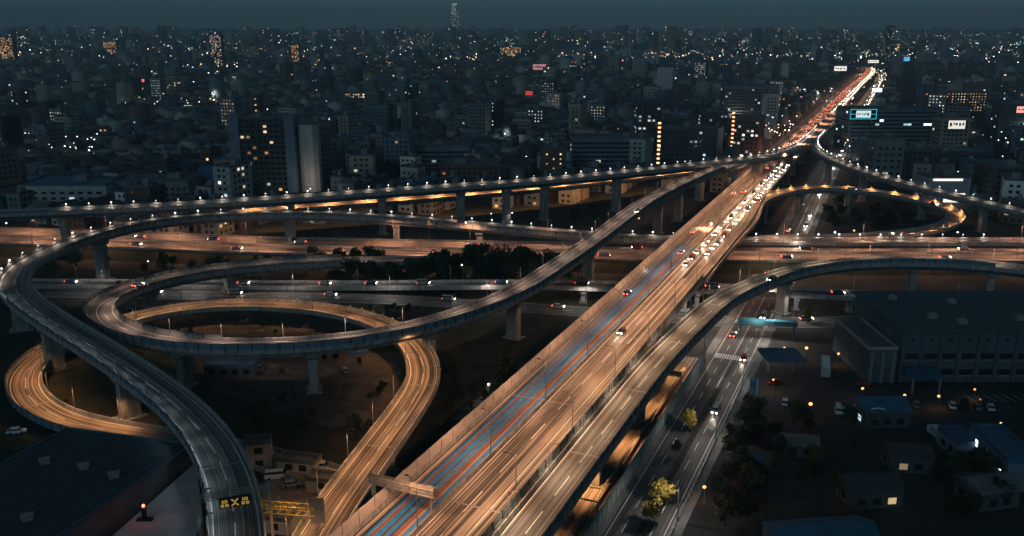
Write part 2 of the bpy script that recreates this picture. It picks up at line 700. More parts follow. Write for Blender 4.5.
# ================================================================== THE GROUND
gm_ = mat('city_ground', (0.036, 0.038, 0.038), 0.95, var=0.5, scale=0.03)
tag(ob('ground', mk('ground', [(-25000, -2000, 0), (25000, -2000, 0), (25000, 40000, 0), (-25000, 40000, 0)], [(0, 1, 2, 3)], gm_)), 'dark city ground reaching to the horizon', 'ground', kind='structure')

# ================================================================== THE ROADS
# A: the straight main expressway.  reference line = its left edge; offsets to the right are negative
AL0, AL1 = P(350, 536, 11), Vector((142.4, 522.7, 12))
ADIR = (AL1 - AL0); ADIR.z = 0; ADIR.normalize()
AHEAD = math.atan2(ADIR.y, ADIR.x)
ANRM = Vector((ADIR.y, -ADIR.x, 0))      # to the right


def apt(y, right=0.0, z=0.0):
    t = (y - AL0.y) / ADIR.y
    return Vector((AL0.x, AL0.y, z)) + ADIR * t + ANRM * right


def sm(a, b, q):
    t = min(1, max(0, (q - a) / (b - a)))
    return t * t * (3 - 2 * t)


A_near = 60.0
actrl = [apt(A_near, 0, 11), apt(200, 0, 11), apt(330, 0, 11.6), apt(450, 0, 12), apt(600, 0, 12), apt(900, 0, 12), apt(1300, 0, 12), apt(1750, 0, 12), apt(1900, 0, 12) + Vector((-12, 0, 0)), apt(2010, 0, 12) + Vector((-60, 0, 0)), apt(2120, 0, 12) + Vector((-150, 0, 0))]


def yq(y):
    return (y - A_near) / ADIR.y


def a_right(q):
    return -(19.0 + 3.4 * (1 - sm(yq(385), yq(455), q)))


BLUE_END = yq(345)
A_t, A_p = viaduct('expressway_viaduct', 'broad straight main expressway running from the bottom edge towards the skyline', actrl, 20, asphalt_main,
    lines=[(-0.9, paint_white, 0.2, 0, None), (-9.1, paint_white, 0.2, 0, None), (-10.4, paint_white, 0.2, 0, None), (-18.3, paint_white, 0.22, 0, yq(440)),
           (-2.4, blue_trail, 0.6, 0, BLUE_END), (-4.2, blue_trail, 0.9, 0, BLUE_END), (-5.7, blue_trail, 0.7, 0, BLUE_END), (-8.5, blue_trail, 0.6, 0, BLUE_END), (-12.3, paint_white, 0.26, yq(235), yq(540)), (-16.3, paint_white, 0.26, yq(235), yq(540)), (-14.2, paint_white, 0.3, yq(260), yq(540)),  # blue lines and these partial white ones are light trails drawn as stripes
           (-3.2, red_stripe, 0.6, 0, BLUE_END), (-7.0, red_stripe, 1.0, 0, BLUE_END),
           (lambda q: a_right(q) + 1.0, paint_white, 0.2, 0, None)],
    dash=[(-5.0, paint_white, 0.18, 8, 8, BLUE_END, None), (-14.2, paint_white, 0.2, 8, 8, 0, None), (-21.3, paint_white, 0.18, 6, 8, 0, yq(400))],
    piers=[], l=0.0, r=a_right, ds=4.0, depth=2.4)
for yy in (175, 215, 255, 300, 430, 470, 505, 590, 640):
    q = yq(yy)
    for off in (-4.5, -15.0):
        pier(A_p, q, off, 10.0, A_t, 2.6, 2.4)
# central reservation: low wall between the two carriageways
ob('median_wall', sweep(A_p, [(-9.95, 0.0), (-9.88, 0.8), (-9.62, 0.8), (-9.55, 0.0)], 'median_wall', parapet_m), A_t)
for yy in range(150, 520, 45):
    q = yq(yy)
    a, _, _ = A_p.at(q, -0.5); b, _, _ = A_p.at(q, a_right(q) + 0.5)
    c, _, _ = A_p.at(q + 0.45, a_right(q) + 0.5); d, _, _ = A_p.at(q + 0.45, -0.5)
    up = Vector((0, 0, 0.026))
    ob('expansion_joint', MB().quad(a + up, b + up, c + up, d + up).mesh('expansion_joint', metal), A_t)

# fence standing on the right edge wall of A, beside the joining ramp
panels(A_p, A_t, (lambda q: a_right(q) + 0.14), 1.0, 1.6, 4.0, barrier_grey, yq(95), yq(300), 'fence_panel')
panels(A_p, A_t, -0.14, 1.0, 2.6, 5.0, mat('tan_barrier', (0.52, 0.45, 0.40), 0.7, var=0.25, scale=0.5), yq(100), yq(520), 'parapet_panel')

# B: ramp sweeping in from the right and running down beside A
bctrl = [P(1130, 286, 14), P(1024, 270, 14), P(940, 263, 14), P(860, 263, 14), P(800, 271, 13.6), P(760, 284, 13), P(722, 303, 12.3), P(690, 331, 11.6)]
for yy in (222, 190, 160, 120, 60):
    bctrl.append(apt(yy, 27.2 if yy < 200 else 27.5, 11))
B_t, B_p = viaduct('ramp_viaduct', 'pale ramp sweeping in from the right edge and running down beside the main expressway', bctrl, 8.8, asphalt_ramp,
    lines=[(3.6, paint_white, 0.2, 0, None), (-3.6, paint_white, 0.2, 0, None)], dash=[(0.0, paint_white, 0.2, 8, 6, 0, None)],
    piers=[(797, 318, 'x'), (905, 296, 'x'), (985, 298, 'x')], depth=2.2, gm=steel_blue)
for yy in (150, 182, 214):
    q = B_p.near(apt(yy, 29).x, apt(yy, 29).y)
    pier(B_p, q, -1.0, 8.0, B_t, 2.4, 2.2)
panels(B_p, B_t, 4.3, 1.0, 1.5, 4.0, barrier_m, 40, B_p.L - 70)

# C: loop on the right
cctrl = [apt(300, 19.6, 11.38), apt(350, 19.7, 11.68), apt(395, 20.6, 11.95), P(757, 203, 12), P(775, 195, 12), P(800, 190, 11.8), P(832, 188.5, 11.2), P(880, 193, 10), P(925, 202, 9), P(950, 211, 8.4), P(955, 220, 7.8), P(935, 229, 7.1), P(890, 235, 6.2), P(840, 238, 5.6), P(760, 239.5, 5.4)]
C_t, C_p = viaduct('loop_ramp', 'orange-lit loop ramp curling round behind the crossing roads at right', cctrl, 8.4, asphalt_ramp,
    lines=[(3.3, paint_white, 0.2, 0, None), (-3.3, paint_white, 0.2, 0, None)], piers=[(760, 222, 'x'), (800, 212, 'x'), (850, 214, 'x'), (895, 222, 'x')], depth=1.9)

# F: high viaduct crossing behind everything, swinging into the avenue
fctrl = [P(-90, 219, 17), P(0, 214, 17.5), P(150, 207.5, 18.5), P(300, 198, 19.3), P(420, 189.5, 20), P(548, 180.5, 20), P(640, 171.5, 20), P(700, 165, 20), P(745, 160, 20.5), P(778, 154.5, 20.5), P(800, 147, 19.5), P(814, 137, 17.5), P(826, 124, 15), P(836, 112, 13)]
F_t, F_p = viaduct('high_viaduct', 'highest viaduct with a row of white lamps crossing the full width behind the junction', fctrl, 10.5, asphalt_ramp,
    lines=[(4.2, paint_white, 0.2, 0, None), (-4.2, paint_white, 0.2, 0, None)], dash=[(0.0, paint_white, 0.2, 8, 8, 0, None)],
    piers=[(90, 236, 'x'), (290, 232, 'x'), (380, 228, 'x'), (458, 225, 'x'), (503, 223, 'x'), (548, 220, 'x'), (620, 212, 'x'), (700, 200, 'x'), (768, 194, 'x'), (805, 186, 'x')], pier_w=3.2, depth=2.5, gm=steel_blue, ds=3.0)
fr = [P(832, 122, 13.3), P(820, 133, 15), P(813, 143, 17), P(817, 152, 18), P(834, 161, 17.6), P(870, 174, 16.5), P(920, 188, 15.3), P(970, 200, 14), P(1024, 213, 12.8), P(1100, 232, 12)]
FR_t, FR_p = viaduct('descending_ramp', 'slim ramp with white lamps descending to the right edge behind the loop', fr, 7.6, asphalt_ramp,
    lines=[(3.0, paint_white, 0.2, 0, None), (-3.0, paint_white, 0.2, 0, None)], piers=[(838, 188, 'x'), (890, 200, 'x'), (950, 215, 'x'), (1005, 228, 'x')], depth=1.9)
# lower deck under F, brightly lit in orange
f2 = [P(230, 214, 12.5), P(300, 208.5, 12.8), P(400, 201, 13), P(500, 193, 13), P(560, 187, 13), P(640, 178, 12.5), P(700, 171, 12.2)]
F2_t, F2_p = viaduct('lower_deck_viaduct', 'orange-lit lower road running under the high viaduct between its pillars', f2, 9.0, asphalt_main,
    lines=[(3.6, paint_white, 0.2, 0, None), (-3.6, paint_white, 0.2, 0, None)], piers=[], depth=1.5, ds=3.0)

# G: long flyover curling into the big loop at left
gctrl = [P(742, 162.5, 20), P(715, 171, 19), P(690, 181, 18.2), P(662, 195, 17.5), P(640, 207.5, 17), P(600, 238, 16), P(560, 266, 15), P(517, 293, 14.2), P(480, 309, 13.7), P(440, 322, 13.2), P(380, 336, 13), P(318, 344, 13), P(250, 347, 12.8), P(190, 345, 12.4), P(140, 337, 12), P(108, 324, 11.5), P(100, 308, 11), P(122, 294, 10), P(160, 282, 9.2), P(200, 274, 8.4), P(260, 267, 7.2), P(330, 262.5, 6), P(420, 261, 4.8)]
G_t, G_p = viaduct('flyover_ramp', 'long flyover with blue side panels curling from the centre into the big loop at left', gctrl, 9.0, asphalt_ramp,
    lines=[(3.5, paint_white, 0.2, 0, None), (-3.5, paint_white, 0.2, 0, None), (0.9, paint_white, 0.18, 0, None)], dash=[(-1.3, paint_white, 0.2, 8, 6, 0, None)],
    piers=[(662, 219, 'x'), (637, 230, 'x'), (575, 285, 'x'), (517, 338, 'x'), (440, 372, 'x'), (318, 398, 'x'), (181, 388, 'x'), (233, 292, 'x'), (150, 312, 'x')], pier_w=2.8, depth=2.2)
gq = G_p.near(*P(600, 240, 16)[:2])
gq2 = G_p.near(*P(98, 312, 11)[:2])
panels(G_p, G_t, 4.6, 0.75, 1.7, 3.4, barrier_m, 30, gq2)
panels(G_p, G_t, 4.6, 0.6, 1.6, 3.4, barrier_grey, gq2, G_p.L - 30, 'fence_panel')
panels(G_p, G_t, -4.3, 0.9, 0.9, 6.0, barrier_grey, gq2 - 60, G_p.L - 30, 'fence_panel')

# E: ramp from bottom left, round the left edge and back across
ectrl = [P(246, 640, 10.5), P(238, 570, 10.7), P(236, 520, 11), P(228, 480, 11.2), P(210, 442, 11.6), P(182, 410, 12.2), P(145, 381, 13), P(100, 351, 14), P(55, 323, 15), P(24, 300, 15.6), P(14, 282, 16.2), P(26, 265, 16.8), P(60, 248, 17.4), P(103, 233.5, 17.8), P(150, 223.5, 17.5), P(200, 218, 16.8), P(250, 215.5, 16), P(300, 215, 15), P(350, 216.5, 13.6), P(400, 219.5, 12), P(460, 224.5, 10.4), P(520, 230, 9), P(580, 235, 7.6), P(640, 239, 6.4), P(720, 241, 5.6), P(850, 242, 5.5), P(1024, 242, 5.5), P(1150, 242, 5.5)]
E_t, E_p = viaduct('sweeping_ramp', 'teal-grey ramp rising from bottom left round the left edge and across the middle', ectrl, 9.6, asphalt_ramp,
    lines=[(3.8, paint_white, 0.2, 0, None), (-3.8, paint_white, 0.2, 0, None)], dash=[(0.2, paint_white, 0.2, 8, 4, 0, None)],
    piers=[(128, 418, 'x'), (40, 372, 'x'), (103, 280, 'x'), (290, 246, 'x'), (395, 247, 'x'), (480, 248, 'x'), (20, 330, 'x')], pier_w=3.2, depth=2.2)
eqb = E_p.near(*P(24, 300, 15.6)[:2])
eq2 = E_p.near(*P(640, 239, 6.4)[:2])
panels(E_p, E_t, 4.72, 0.8, 1.4, 3.4, barrier_m, 0, eqb)
panels(E_p, E_t, -4.72, 0.5, 1.5, 4.0, barrier_grey, eqb + 60, eq2)

# D: wide east-west expressway on its embankment
dctrl = [P(-160, 232, 4), P(0, 236.5, 4), P(120, 240.5, 4), P(250, 245.5, 4), P(400, 249, 4), P(600, 252, 4), P(800, 253.5, 4), P(1024, 254, 4), P(1180, 254, 4)]
D_p = Path(dctrl, 4.0)
midp = D_p.p[len(D_p.p) // 2]
D_t = root('crossing_expressway', 'wide orange-lit expressway crossing from side to side under the ramps', 'expressway', (midp.x, midp.y, 0))
ob('embankment', sweep(D_p, [(14.5, 3.98 - 4), (19, -4.0), (-19, -4.0), (-14.5, 3.98 - 4)][::-1], 'embankment', soil), D_t)
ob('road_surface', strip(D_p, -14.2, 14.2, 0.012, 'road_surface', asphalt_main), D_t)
for o, m in ((-13.4, paint_white), (-0.9, paint_white), (0.9, paint_white), (13.4, paint_white), (7.0, paint_white)):
    ob('lane_or_trail_line', strip(D_p, o - 0.11, o + 0.11, 0.02, 'lane_or_trail_line', m), D_t)
for o in (-9.2, -5.2, 5.0, 9.4):
    tag(ob('lane_dashes', dashes(D_p, o, 0.021, 0.2, 8, 8, 'lane_dashes', paint_white), D_t), kind='stuff')
ob('median_wall', sweep(D_p, [(0.25, 0), (0.12, 0.9), (-0.12, 0.9), (-0.25, 0)][::-1], 'median_wall', parapet_m), D_t)
for s in (1, -1):
    ob('guard_wall', sweep(D_p, [(14.5 * s, -0.3), (14.5 * s, 0.9), (14.25 * s, 0.9), (14.2 * s, -0.3)][::s], 'guard_wall', parapet_m), D_t)
reg(D_p, 15, -15)

# H: low orange loop at left
hctrl = [P(286, 600, 8.5), P(330, 518, 8.2), P(380, 447, 8), P(408, 408, 7.6), P(423, 380, 7.2), P(421, 358, 6.8), P(404, 337, 6.3), P(368, 320, 5.7), P(320, 309.5, 5.2), P(270, 305.5, 5), P(215, 306, 4.8), P(160, 313, 4.4), P(112, 325, 4), P(70, 341, 3.4), P(38, 360, 2.8), P(24, 380, 2.2), P(32, 401, 1.6), P(62, 419, 1.1), P(105, 430, 0.7), P(150, 437, 0.5), P(205, 446, 0.4), P(262, 459, 0.4), P(330, 478, 0.4), P(420, 505, 0.4)]
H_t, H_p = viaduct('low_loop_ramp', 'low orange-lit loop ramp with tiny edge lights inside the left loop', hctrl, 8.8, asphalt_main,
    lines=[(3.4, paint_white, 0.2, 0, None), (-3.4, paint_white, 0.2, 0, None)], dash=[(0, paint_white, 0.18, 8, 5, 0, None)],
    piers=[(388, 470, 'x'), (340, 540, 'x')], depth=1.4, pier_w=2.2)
hq = H_p.near(*P(38, 360, 2.8)[:2])
hq2 = H_p.near(*P(105, 430, 0.7)[:2])
panels(H_p, H_t, -4.55, -0.2, 1.9, 3.0, barrier_m, hq - 20, hq2)

# ground streets
ST = {}


def street(name, label, ctrl, w, lines, dash_, m=asphalt_st, kerb=True, z=0.0):
    path = Path(ctrl, 3.0)
    mid = path.p[len(path.p) // 2]
    t = tag(root(name, label, None, (mid.x, mid.y, 0)), kind='structure')
    ob('road_surface', strip(path, -w / 2, w / 2, 0.008, 'road_surface', m), t)
    for o, pmat, lw in lines:
        ob('lane_or_trail_line', strip(path, o - lw / 2, o + lw / 2, 0.014, 'lane_or_trail_line', pmat), t)
    for o, pmat, lw, on, gap in dash_:
        tag(ob('lane_dashes', dashes(path, o, 0.015, lw, on, gap, 'lane_dashes', pmat), t), kind='stuff')
    if kerb:
        for s in (1, -1):
            ob('kerb', sweep(path, [(s * (w / 2), 0.0), (s * (w / 2), 0.14), (s * (w / 2 + 0.2), 0.14), (s * (w / 2 + 2.6), 0.13), (s * (w / 2 + 2.6), 0.0)][::-s], 'kerb', concrete_dark), t)
    reg(path, w / 2 + 2, -w / 2 - 2)
    ST[name] = path
    return t, path


I_R = 44.0
ictrl = [apt(40, 40, 0.004), apt(150, 40, 0.004), apt(260, 40, 0.004), apt(330, 39.5, 0.004), apt(450, 37, 0.004), apt(620, 34, 0.004), apt(900, 32, 0.004), apt(1400, 31, 0.004), apt(1900, 30, 0.004)]
I_t, I_p = street('avenue_road', 'ground-level avenue with white lane lines running beside the main expressway', ictrl, 11.4,
    [(0.0, paint_white, 0.2), (-5.2, paint_white, 0.18), (5.2, paint_white, 0.18)], [(2.7, paint_white, 0.18, 5, 5), (-2.7, paint_white, 0.18, 5, 5)])
I2_t, I2_p = street('side_road', 'ground-level side road on the left of the far expressway', [apt(560, -11, 0.004), apt(900, -11, 0.004), apt(1500, -11, 0.004), apt(1900, -11, 0.004)], 9.0, [], [(0, paint_white, 0.15, 5, 5)])
# frontage road under the right side of A
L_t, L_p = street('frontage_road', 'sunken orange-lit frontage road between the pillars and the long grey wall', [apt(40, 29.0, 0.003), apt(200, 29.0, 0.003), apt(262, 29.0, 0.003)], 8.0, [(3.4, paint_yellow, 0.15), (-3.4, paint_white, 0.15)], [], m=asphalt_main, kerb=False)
j1 = [P(-60, 291, 0.006), P(100, 294, 0.006), P(250, 296, 0.006), P(400, 300, 0.006), P(560, 310, 0.006), P(660, 317, 0.006), P(745, 322, 0.006), P(830, 322, 0.006), P(900, 318, 0.006), P(1100, 310, 0.006)]
J_t, J_p = street('cross_street', 'ground-level street crossing the avenue at the zebra crossing', j1, 11.0, [(5, paint_white, 0.15), (-5, paint_white, 0.15)], [(0, paint_white, 0.18, 4, 4)], kerb=False)
ob('island', sweep(I_p, [(0.1, 0.0), (0.0, 0.16), (-1.3, 0.16), (-1.4, 0.0)], 'island', soil, 60, 220), I_t)
# second, raised east-west road crossing the avenue on a bluish girder bridge
k1 = [P(20, 284, 0.8), P(180, 285, 0.8), P(330, 286, 1.0), P(430, 285.5, 3), P(520, 285, 5.2), P(620, 287, 6), P(740, 290, 6), P(850, 296, 5.5), P(930, 301, 4), P(1100, 312, 1)]
K_t, K_p = viaduct('street_overbridge', 'pale walled street bridge with blue girders crossing low over the avenue', k1, 8.5, asphalt_st,
    lines=[(0, paint_white, 0.18, 0, None)], piers=[(640, 312, 'x'), (700, 316, 'x'), (800, 320, 'x'), (858, 320, 'x'), (580, 308, 'x')], depth=1.3, pier_w=1.8, gm=steel_blue)
# wall beside the frontage road
W_path = Path([apt(70, 33.6, 0), apt(160, 33.5, 0), apt(258, 33.4, 0)], 3.0)
mw = W_path.p[len(W_path.p) // 2]
W_t = root('noise_wall', 'long teal-grey noise wall of upright panels between frontage road and avenue', 'wall', (mw.x, mw.y, 0))
ob('wall_base', sweep(W_path, [(0.25, 0), (0.2, 1.6), (-0.2, 1.6), (-0.25, 0)][::-1], 'wall_base', concrete_dark), W_t)
panels(W_path, W_t, 0.0, 1.6, 3.4, 3.0, mat('teal_wall_panel', (0.24, 0.31, 0.32), 0.6, var=0.4, scale=0.4), name='wall_panel')
# guard rail along the frontage road's middle
GR = Path([apt(70, 29.3, 0.01), apt(160, 29.3, 0.01), apt(250, 29.3, 0.01)], 4.0)
g0 = GR.p[len(GR.p) // 2]
G2 = root('guard_rail', 'pale double guard rail down the middle of the frontage road', 'guard rail', (g0.x, g0.y, 0))
for o, z in ((0.18, 0.95), (-0.18, 0.95)):
    ob('rail', sweep(GR, [(o + 0.09, z - 0.14), (o + 0.09, z + 0.14), (o - 0.09, z + 0.14), (o - 0.09, z - 0.14)], 'rail', mat('pale_rail', (0.5, 0.45, 0.38), 0.5, var=0.1, scale=1)), G2)
pmesh = MB().box(-0.07, 0.07, -0.07, 0.07, 0, 1.0).mesh('post', metal)
for k in range(int(GR.L / 4)):
    p, a, _ = GR.at(2 + k * 4)
    ob('post', pmesh, G2, (p.x, p.y, 0), a)
# zebra crossings at the junction of avenue and cross street
zeb = MB().box(-0.23, 0.23, -2.0, 2.0, 0.017, 0.021).mesh('stripe', paint_white)
for nm, y, lab in (('zebra_crossing', 264, 'white zebra crossing over the avenue in front of the cross street'), ('zebra_crossing', 296, 'white zebra crossing over the avenue behind the cross street')):
    c = apt(y, 40, 0)
    z = root(nm, lab, 'zebra crossing', c)
    for k in range(15):
        p = apt(y, 40 - 5.0 + k * 0.72, 0)
        ob('stripe', zeb, z, (p.x, p.y, 0), AHEAD - math.pi / 2)
# teal footbridge across the avenue
fbm = mat('teal_paint', (0.035, 0.12, 0.16), 0.5, var=0.2, scale=1)
fa, fb_ = P(738, 322, 5.2), P(800, 325, 5.2)
fbr = root('footbridge', 'small teal steel footbridge beside the zebra crossing', 'footbridge', ((fa.x + fb_.x) / 2, (fa.y + fb_.y) / 2, 0))
fp = Path([fa, (fa + fb_) / 2, fb_], 2.0)
ob('deck', sweep(fp, [(1.2, 0), (1.2, -0.45), (-1.2, -0.45), (-1.2, 0)], 'deck', fbm), fbr)
for s in (1, -1):
    ob('railing', sweep(fp, [(s * 1.2, 0.0), (s * 1.2, 1.1), (s * 1.12, 1.1), (s * 1.12, 0.0)][::s], 'railing', fbm), fbr)
for q in (0.8, fp.L - 0.8):
    p, a, _ = fp.at(q)
    ob('column', MB().bar((0, 0, 0), (0, 0, 4.4), 0.3, 8).mesh('column', fbm), fbr, (p.x, p.y, 0))
# ================================================================== LAMPS ALONG THE ROADS
tag(ob('lawn', mk('lawn', [tuple(P(-40, 470, 0.002)), tuple(P(300, 460, 0.002)), tuple(apt(150, -3, 0.002)), tuple(apt(330, -3, 0.002)), tuple(P(560, 272, 0.002)), tuple(P(0, 268, 0.002)), tuple(P(-60, 300, 0.002))], [(0, 1, 2, 3, 4, 5, 6)],
   mat('verge', (0.020, 0.027, 0.015), 0.95, var=0.6, scale=0.16, col2=(0.042, 0.046, 0.028)))), kind='structure')
eqa = E_p.near(*P(14, 282, 16.2)[:2])
lamps_along(E_p, 4.75, 9.0, 1.5, 0.3, 'white', 'low', 'white lamp on the far parapet of the sweeping ramp, %s from the left bend', 'white parapet lamps of the sweeping ramp', eqa, E_p.L - 60, visible=0.30, base=0.9)
lamps_along(E_p, 4.6, 9.0, 2.2, 0.5, 'low', 'white', 'small downlight on the blue side panels of the bottom-left ramp, %s from the frame edge', 'downlights of the bottom-left ramp', 30, eqa - 12, base=1.6)
lamps_along(F_p, 5.1, 9.5, 1.4, 0.3, 'white', 'low', 'white lamp on the far parapet of the highest viaduct, %s from the left edge', 'white parapet lamps of the high viaduct', 60, F_p.L - 190, visible=0.27, base=0.9)
lamps_along(FR_p, 3.6, 9.5, 1.4, 0.3, 'white', 'low', 'white lamp on the slim descending ramp, %s from the avenue', 'white lamps of the descending ramp', 110, None, visible=0.32, base=0.9)
lamps_along(C_p, 4.0, 11, 1.2, 0.25, 'warm', 'loop', 'small warm light on the right loop, %s from the main expressway', 'small edge lights of the right loop', 105, C_p.L - 40, visible=0.17, base=0.9, name='edge_lamp')
hqa = H_p.near(*P(421, 358, 6.8)[:2])
hqb = H_p.near(*P(120, 323, 4)[:2])
lamps_along(H_p, -4.25, 5.0, 0.7, 0.2, 'warm', None, 'tiny warm edge light on the low orange loop, %s from its bend', 'tiny edge lights of the low loop', hqa - 10, hqb, visible=0.15, base=0.9, name='edge_lamp')
lamps_along(H_p, 4.2, 16, 7.5, 1.4, 'sodium', 'sodium_ramp', 'tall orange downlight post on the inner edge of the low loop, %s from the bottom', 'sodium posts of the low loop', 14, H_p.near(*P(160, 438, .5)[:2]), name='lamp_post')
lamps_along(A_p, -9.75, 30, 9.5, 1.6, 'sodium', 'main_left', 'tall downlight post on the central wall of the main expressway, %s from the frame edge', 'posts on the central wall of the main expressway', yq(85), yq(560), base=0.7, facing=1, name='lamp_post')
lamps_along(A_p, (lambda q: a_right(q) + 0.3), 30, 9.5, 1.9, 'sodium', 'sodium', 'tall downlight post beside the long fence of the main expressway, %s from the frame edge', 'posts on the right of the main expressway', yq(98), yq(560), base=0.9, facing=1, name='lamp_post')
lamps_along(A_p, -0.3, 62, 10.5, 2.2, 'sodium', 'sodium_far', 'far lamp post along the left of the distant expressway, %s beyond the flyover', 'posts on the left of the distant expressway', yq(590), yq(1900), base=0.9, name='lamp_post')
lamps_along(A_p, -18.7, 62, 10.5, 2.2, 'warm', 'sodium_far', 'far lamp post along the right of the distant expressway, %s beyond the flyover', 'posts on the right of the distant expressway', yq(605), yq(1900), base=0.9, facing=1, name='lamp_post')
lamps_along(B_p, -4.2, 20, 5.5, 1.2, 'warm', 'warm', 'slim lamp post on the outer edge of the right-hand ramp, %s from the right edge', 'posts of the right-hand ramp', 20, B_p.L - 50, base=0.8, name='lamp_post')
lamps_along(G_p, -4.2, 18, 5.0, 1.0, 'warm', 'warm_low', 'slim lamp post on the inner edge of the long flyover, %s from the high viaduct', 'posts of the long flyover', 12, G_p.L - 20, base=0.8, name='lamp_post')
lamps_along(D_p, 14.0, 34, 11, 2.2, 'sodium', 'sodium_d', 'orange lamp post on the far side of the crossing expressway, %s from the left', 'far-side posts of the crossing expressway', 20, D_p.L - 20, name='lamp_post')
lamps_along(D_p, -14.0, 34, 11, 2.2, 'sodium', 'sodium_d', 'orange lamp post on the near side of the crossing expressway, %s from the left', 'near-side posts of the crossing expressway', 37, D_p.L - 20, name='lamp_post')
lamps_along(F2_p, 4.0, 18, 4.0, 0.8, 'sodium', 'lower_deck', 'low orange lamp on the lower deck under the high viaduct, %s from its left end', 'lamps of the lower deck', 10, None, base=0.6, name='lamp_post')
lamps_along(L_p, 3.6, 24, 5.2, 1.0, 'sodium', 'sodium_ramp', 'orange lamp beside the pillars of the sunken frontage road, %s from the frame edge', 'lamps of the frontage road', 80, L_p.L, name='lamp_post')
lamps_along(I_p, -6.4, 38, 8.5, 1.8, 'white', 'street', 'white street lamp on the right kerb of the avenue, %s from the frame edge', 'street lamps on the right of the avenue', 110, 900, visible=0.0)
lamps_along(I_p, -6.4, 70, 8.5, 1.8, 'white', 'street', 'white street lamp along the distant avenue, %s from the flyover', 'street lamps of the distant avenue', 960, 1900, visible=0.5)
lamps_along(J_p, 5.9, 36, 8.0, 1.6, 'white', 'street', 'white street lamp on the ground-level cross street, %s from the left', 'street lamps of the cross street', 60, J_p.L - 40)
lamps_along(K_p, 4.0, 36, 6.5, 1.4, 'white', 'white', 'pale lamp post on the street overbridge, %s from the left', 'lamps of the street overbridge', 20, K_p.L - 20, base=0.6)
LIGHTS['crossing'] = spot_data('crossing_fill_light', (1.0, 0.90, 0.80), 4200, 165, 0.4)  # for lamps added at the corners to brighten the crossing
for (u, v, lab) in ((702, 322, 'left far corner'), (772, 342, 'right near corner by the zebra stripes'), (704, 346, 'left near corner by the zebra stripes')):
    lamp(tuple(P(u, v, 0)), 0.0, 9.0, 1.2, 'white', 'tall added white lamp at the avenue crossing, ' + lab, 'added lamps of the avenue crossing', light='crossing', name='lamp_post')
# the few tall posts whose glowing orange heads are seen
for (u, v, nm, k, lab) in ((228, 252, 'lamp_post', 'yard', 'tall post with a glowing orange head beside the crossing expressway under the sweeping ramp'), (430, 250, 'lamp_post', 'yard', 'tall post with a glowing orange head in the middle of the crossing expressway'), (639, 246, 'lamp_post', 'yard', 'tall orange-headed post beside the left parapet of the main expressway'), (853, 260, 'lamp_post', 'yard', 'tall orange-headed post in front of the right loop'), (711, 252, 'lamp_post', 'white', 'tall post with pale head right of the main expressway'),
                           (150, 282, 'lamp_post', 'white', 'lone pale post on the dark verge behind the big loop'), (463, 286, 'lamp_post', 'white', 'bright white lamp post on the street behind the long flyover'), (956, 262, 'lamp_post', 'white', 'pale lamp post by the crossing expressway at far right'), (490, 402, 'lamp_post', 'white', 'bright white lamp on the dark slope beside the tan barrier'), (492, 226, 'lamp_post', 'white', 'left of two bright white lamps under the high viaduct'), (513, 225, 'lamp_post', 'white', 'right of two bright white lamps under the high viaduct'), (834, 262, 'lamp_post', 'white', 'short white lamp at the crossing expressway above the right-hand ramp')):
    lamp(tuple(P(u, v, 0.0)), 0.3, (6.0 if v in (225, 226) else 12.5) if v < 270 else (4.5 if v > 400 else 8.0), 1.0, k, lab, None, visible=0.36, light='yard' if k == 'yard' else 'low', name=nm)
for k, (u, v, lab) in enumerate(((838, 352, 'under the roof edge of the long hall'), (810, 404, 'in the middle of the dark yard'), (856, 405, 'left of the pitched blue roof'), (904, 395, 'behind the pitched blue roof'), (938, 396, 'before the porch of the long hall'), (974, 389, 'in the car park before the long hall'), (1000, 424, 'beside the blue shop at the right edge'), (773, 379, 'under the fuel canopy'), (784, 346, 'by the teal footbridge'), (806, 346, 'between the parked coach and the footbridge'), (862, 388, 'beside the red car'), (704, 490, 'among dark bushes by the avenue'))):
    lamp(tuple(P(u, v + 14, 0)), 0.0, 3.6, 0.3, 'yard', 'orange yard lamp ' + lab, 'orange yard lamps', visible=0.42, light='yard', name='yard_lamp')

LIGHTS['tower'] = spot_data('tower_light', (1.0, 0.80, 0.64), 2600, 175, 0.2)
tl = P(309, 197, 0)
tlo = lamp(tuple(tl), 0.0, 7.0, 0.6, 'warm', 'warm yard lamp at the foot of the tall white tower', None, visible=0.3, light='tower', name='yard_lamp')
for ch in tlo.children:
    if ch.type == 'LIGHT':
        ch.rotation_euler = (R(100), 0, 0)
HERO_EARLY = [(tl.x, tl.y, 16)]

# ================================================================== SIGN GANTRIES
def truss(p, q, s, name, parent, m):
    mb = MB()
    p, q = Vector(p), Vector(q)
    d = (q - p)
    L = d.length
    d.normalize()
    up = Vector((0, 0, s))
    nb = d.cross(Vector((0, 0, 1))).normalized() * s
    n = max(2, int(L / (s * 1.1)))
    for o in (Vector(), up, nb, up + nb):
        mb.bar(p + o, q + o, 0.07, 5)
    for k in range(n):
        a, b = p + d * (L * k / n), p + d * (L * (k + 1) / n)
        mb.bar(a, b + up, 0.045, 4); mb.bar(a + nb, b + nb + up, 0.045, 4); mb.bar(a + up, b + up + nb, 0.045, 4)
        mb.bar(a, a + up, 0.045, 4); mb.bar(a + nb, a + nb + up, 0.045, 4); mb.bar(a, a + nb, 0.045, 4)
    return ob(name, mb.mesh(name, m), parent)


yellow_lamp = lamp_mat('yellow_sign_lamps', (1.0, 0.62, 0.14), 0.36)
sign_black = mat('sign_black', (0.012, 0.012, 0.012), 0.4)
galv = mat('gantry_steel', (0.32, 0.30, 0.27), 0.55, metal=0.3, var=0.25, scale=1.5)
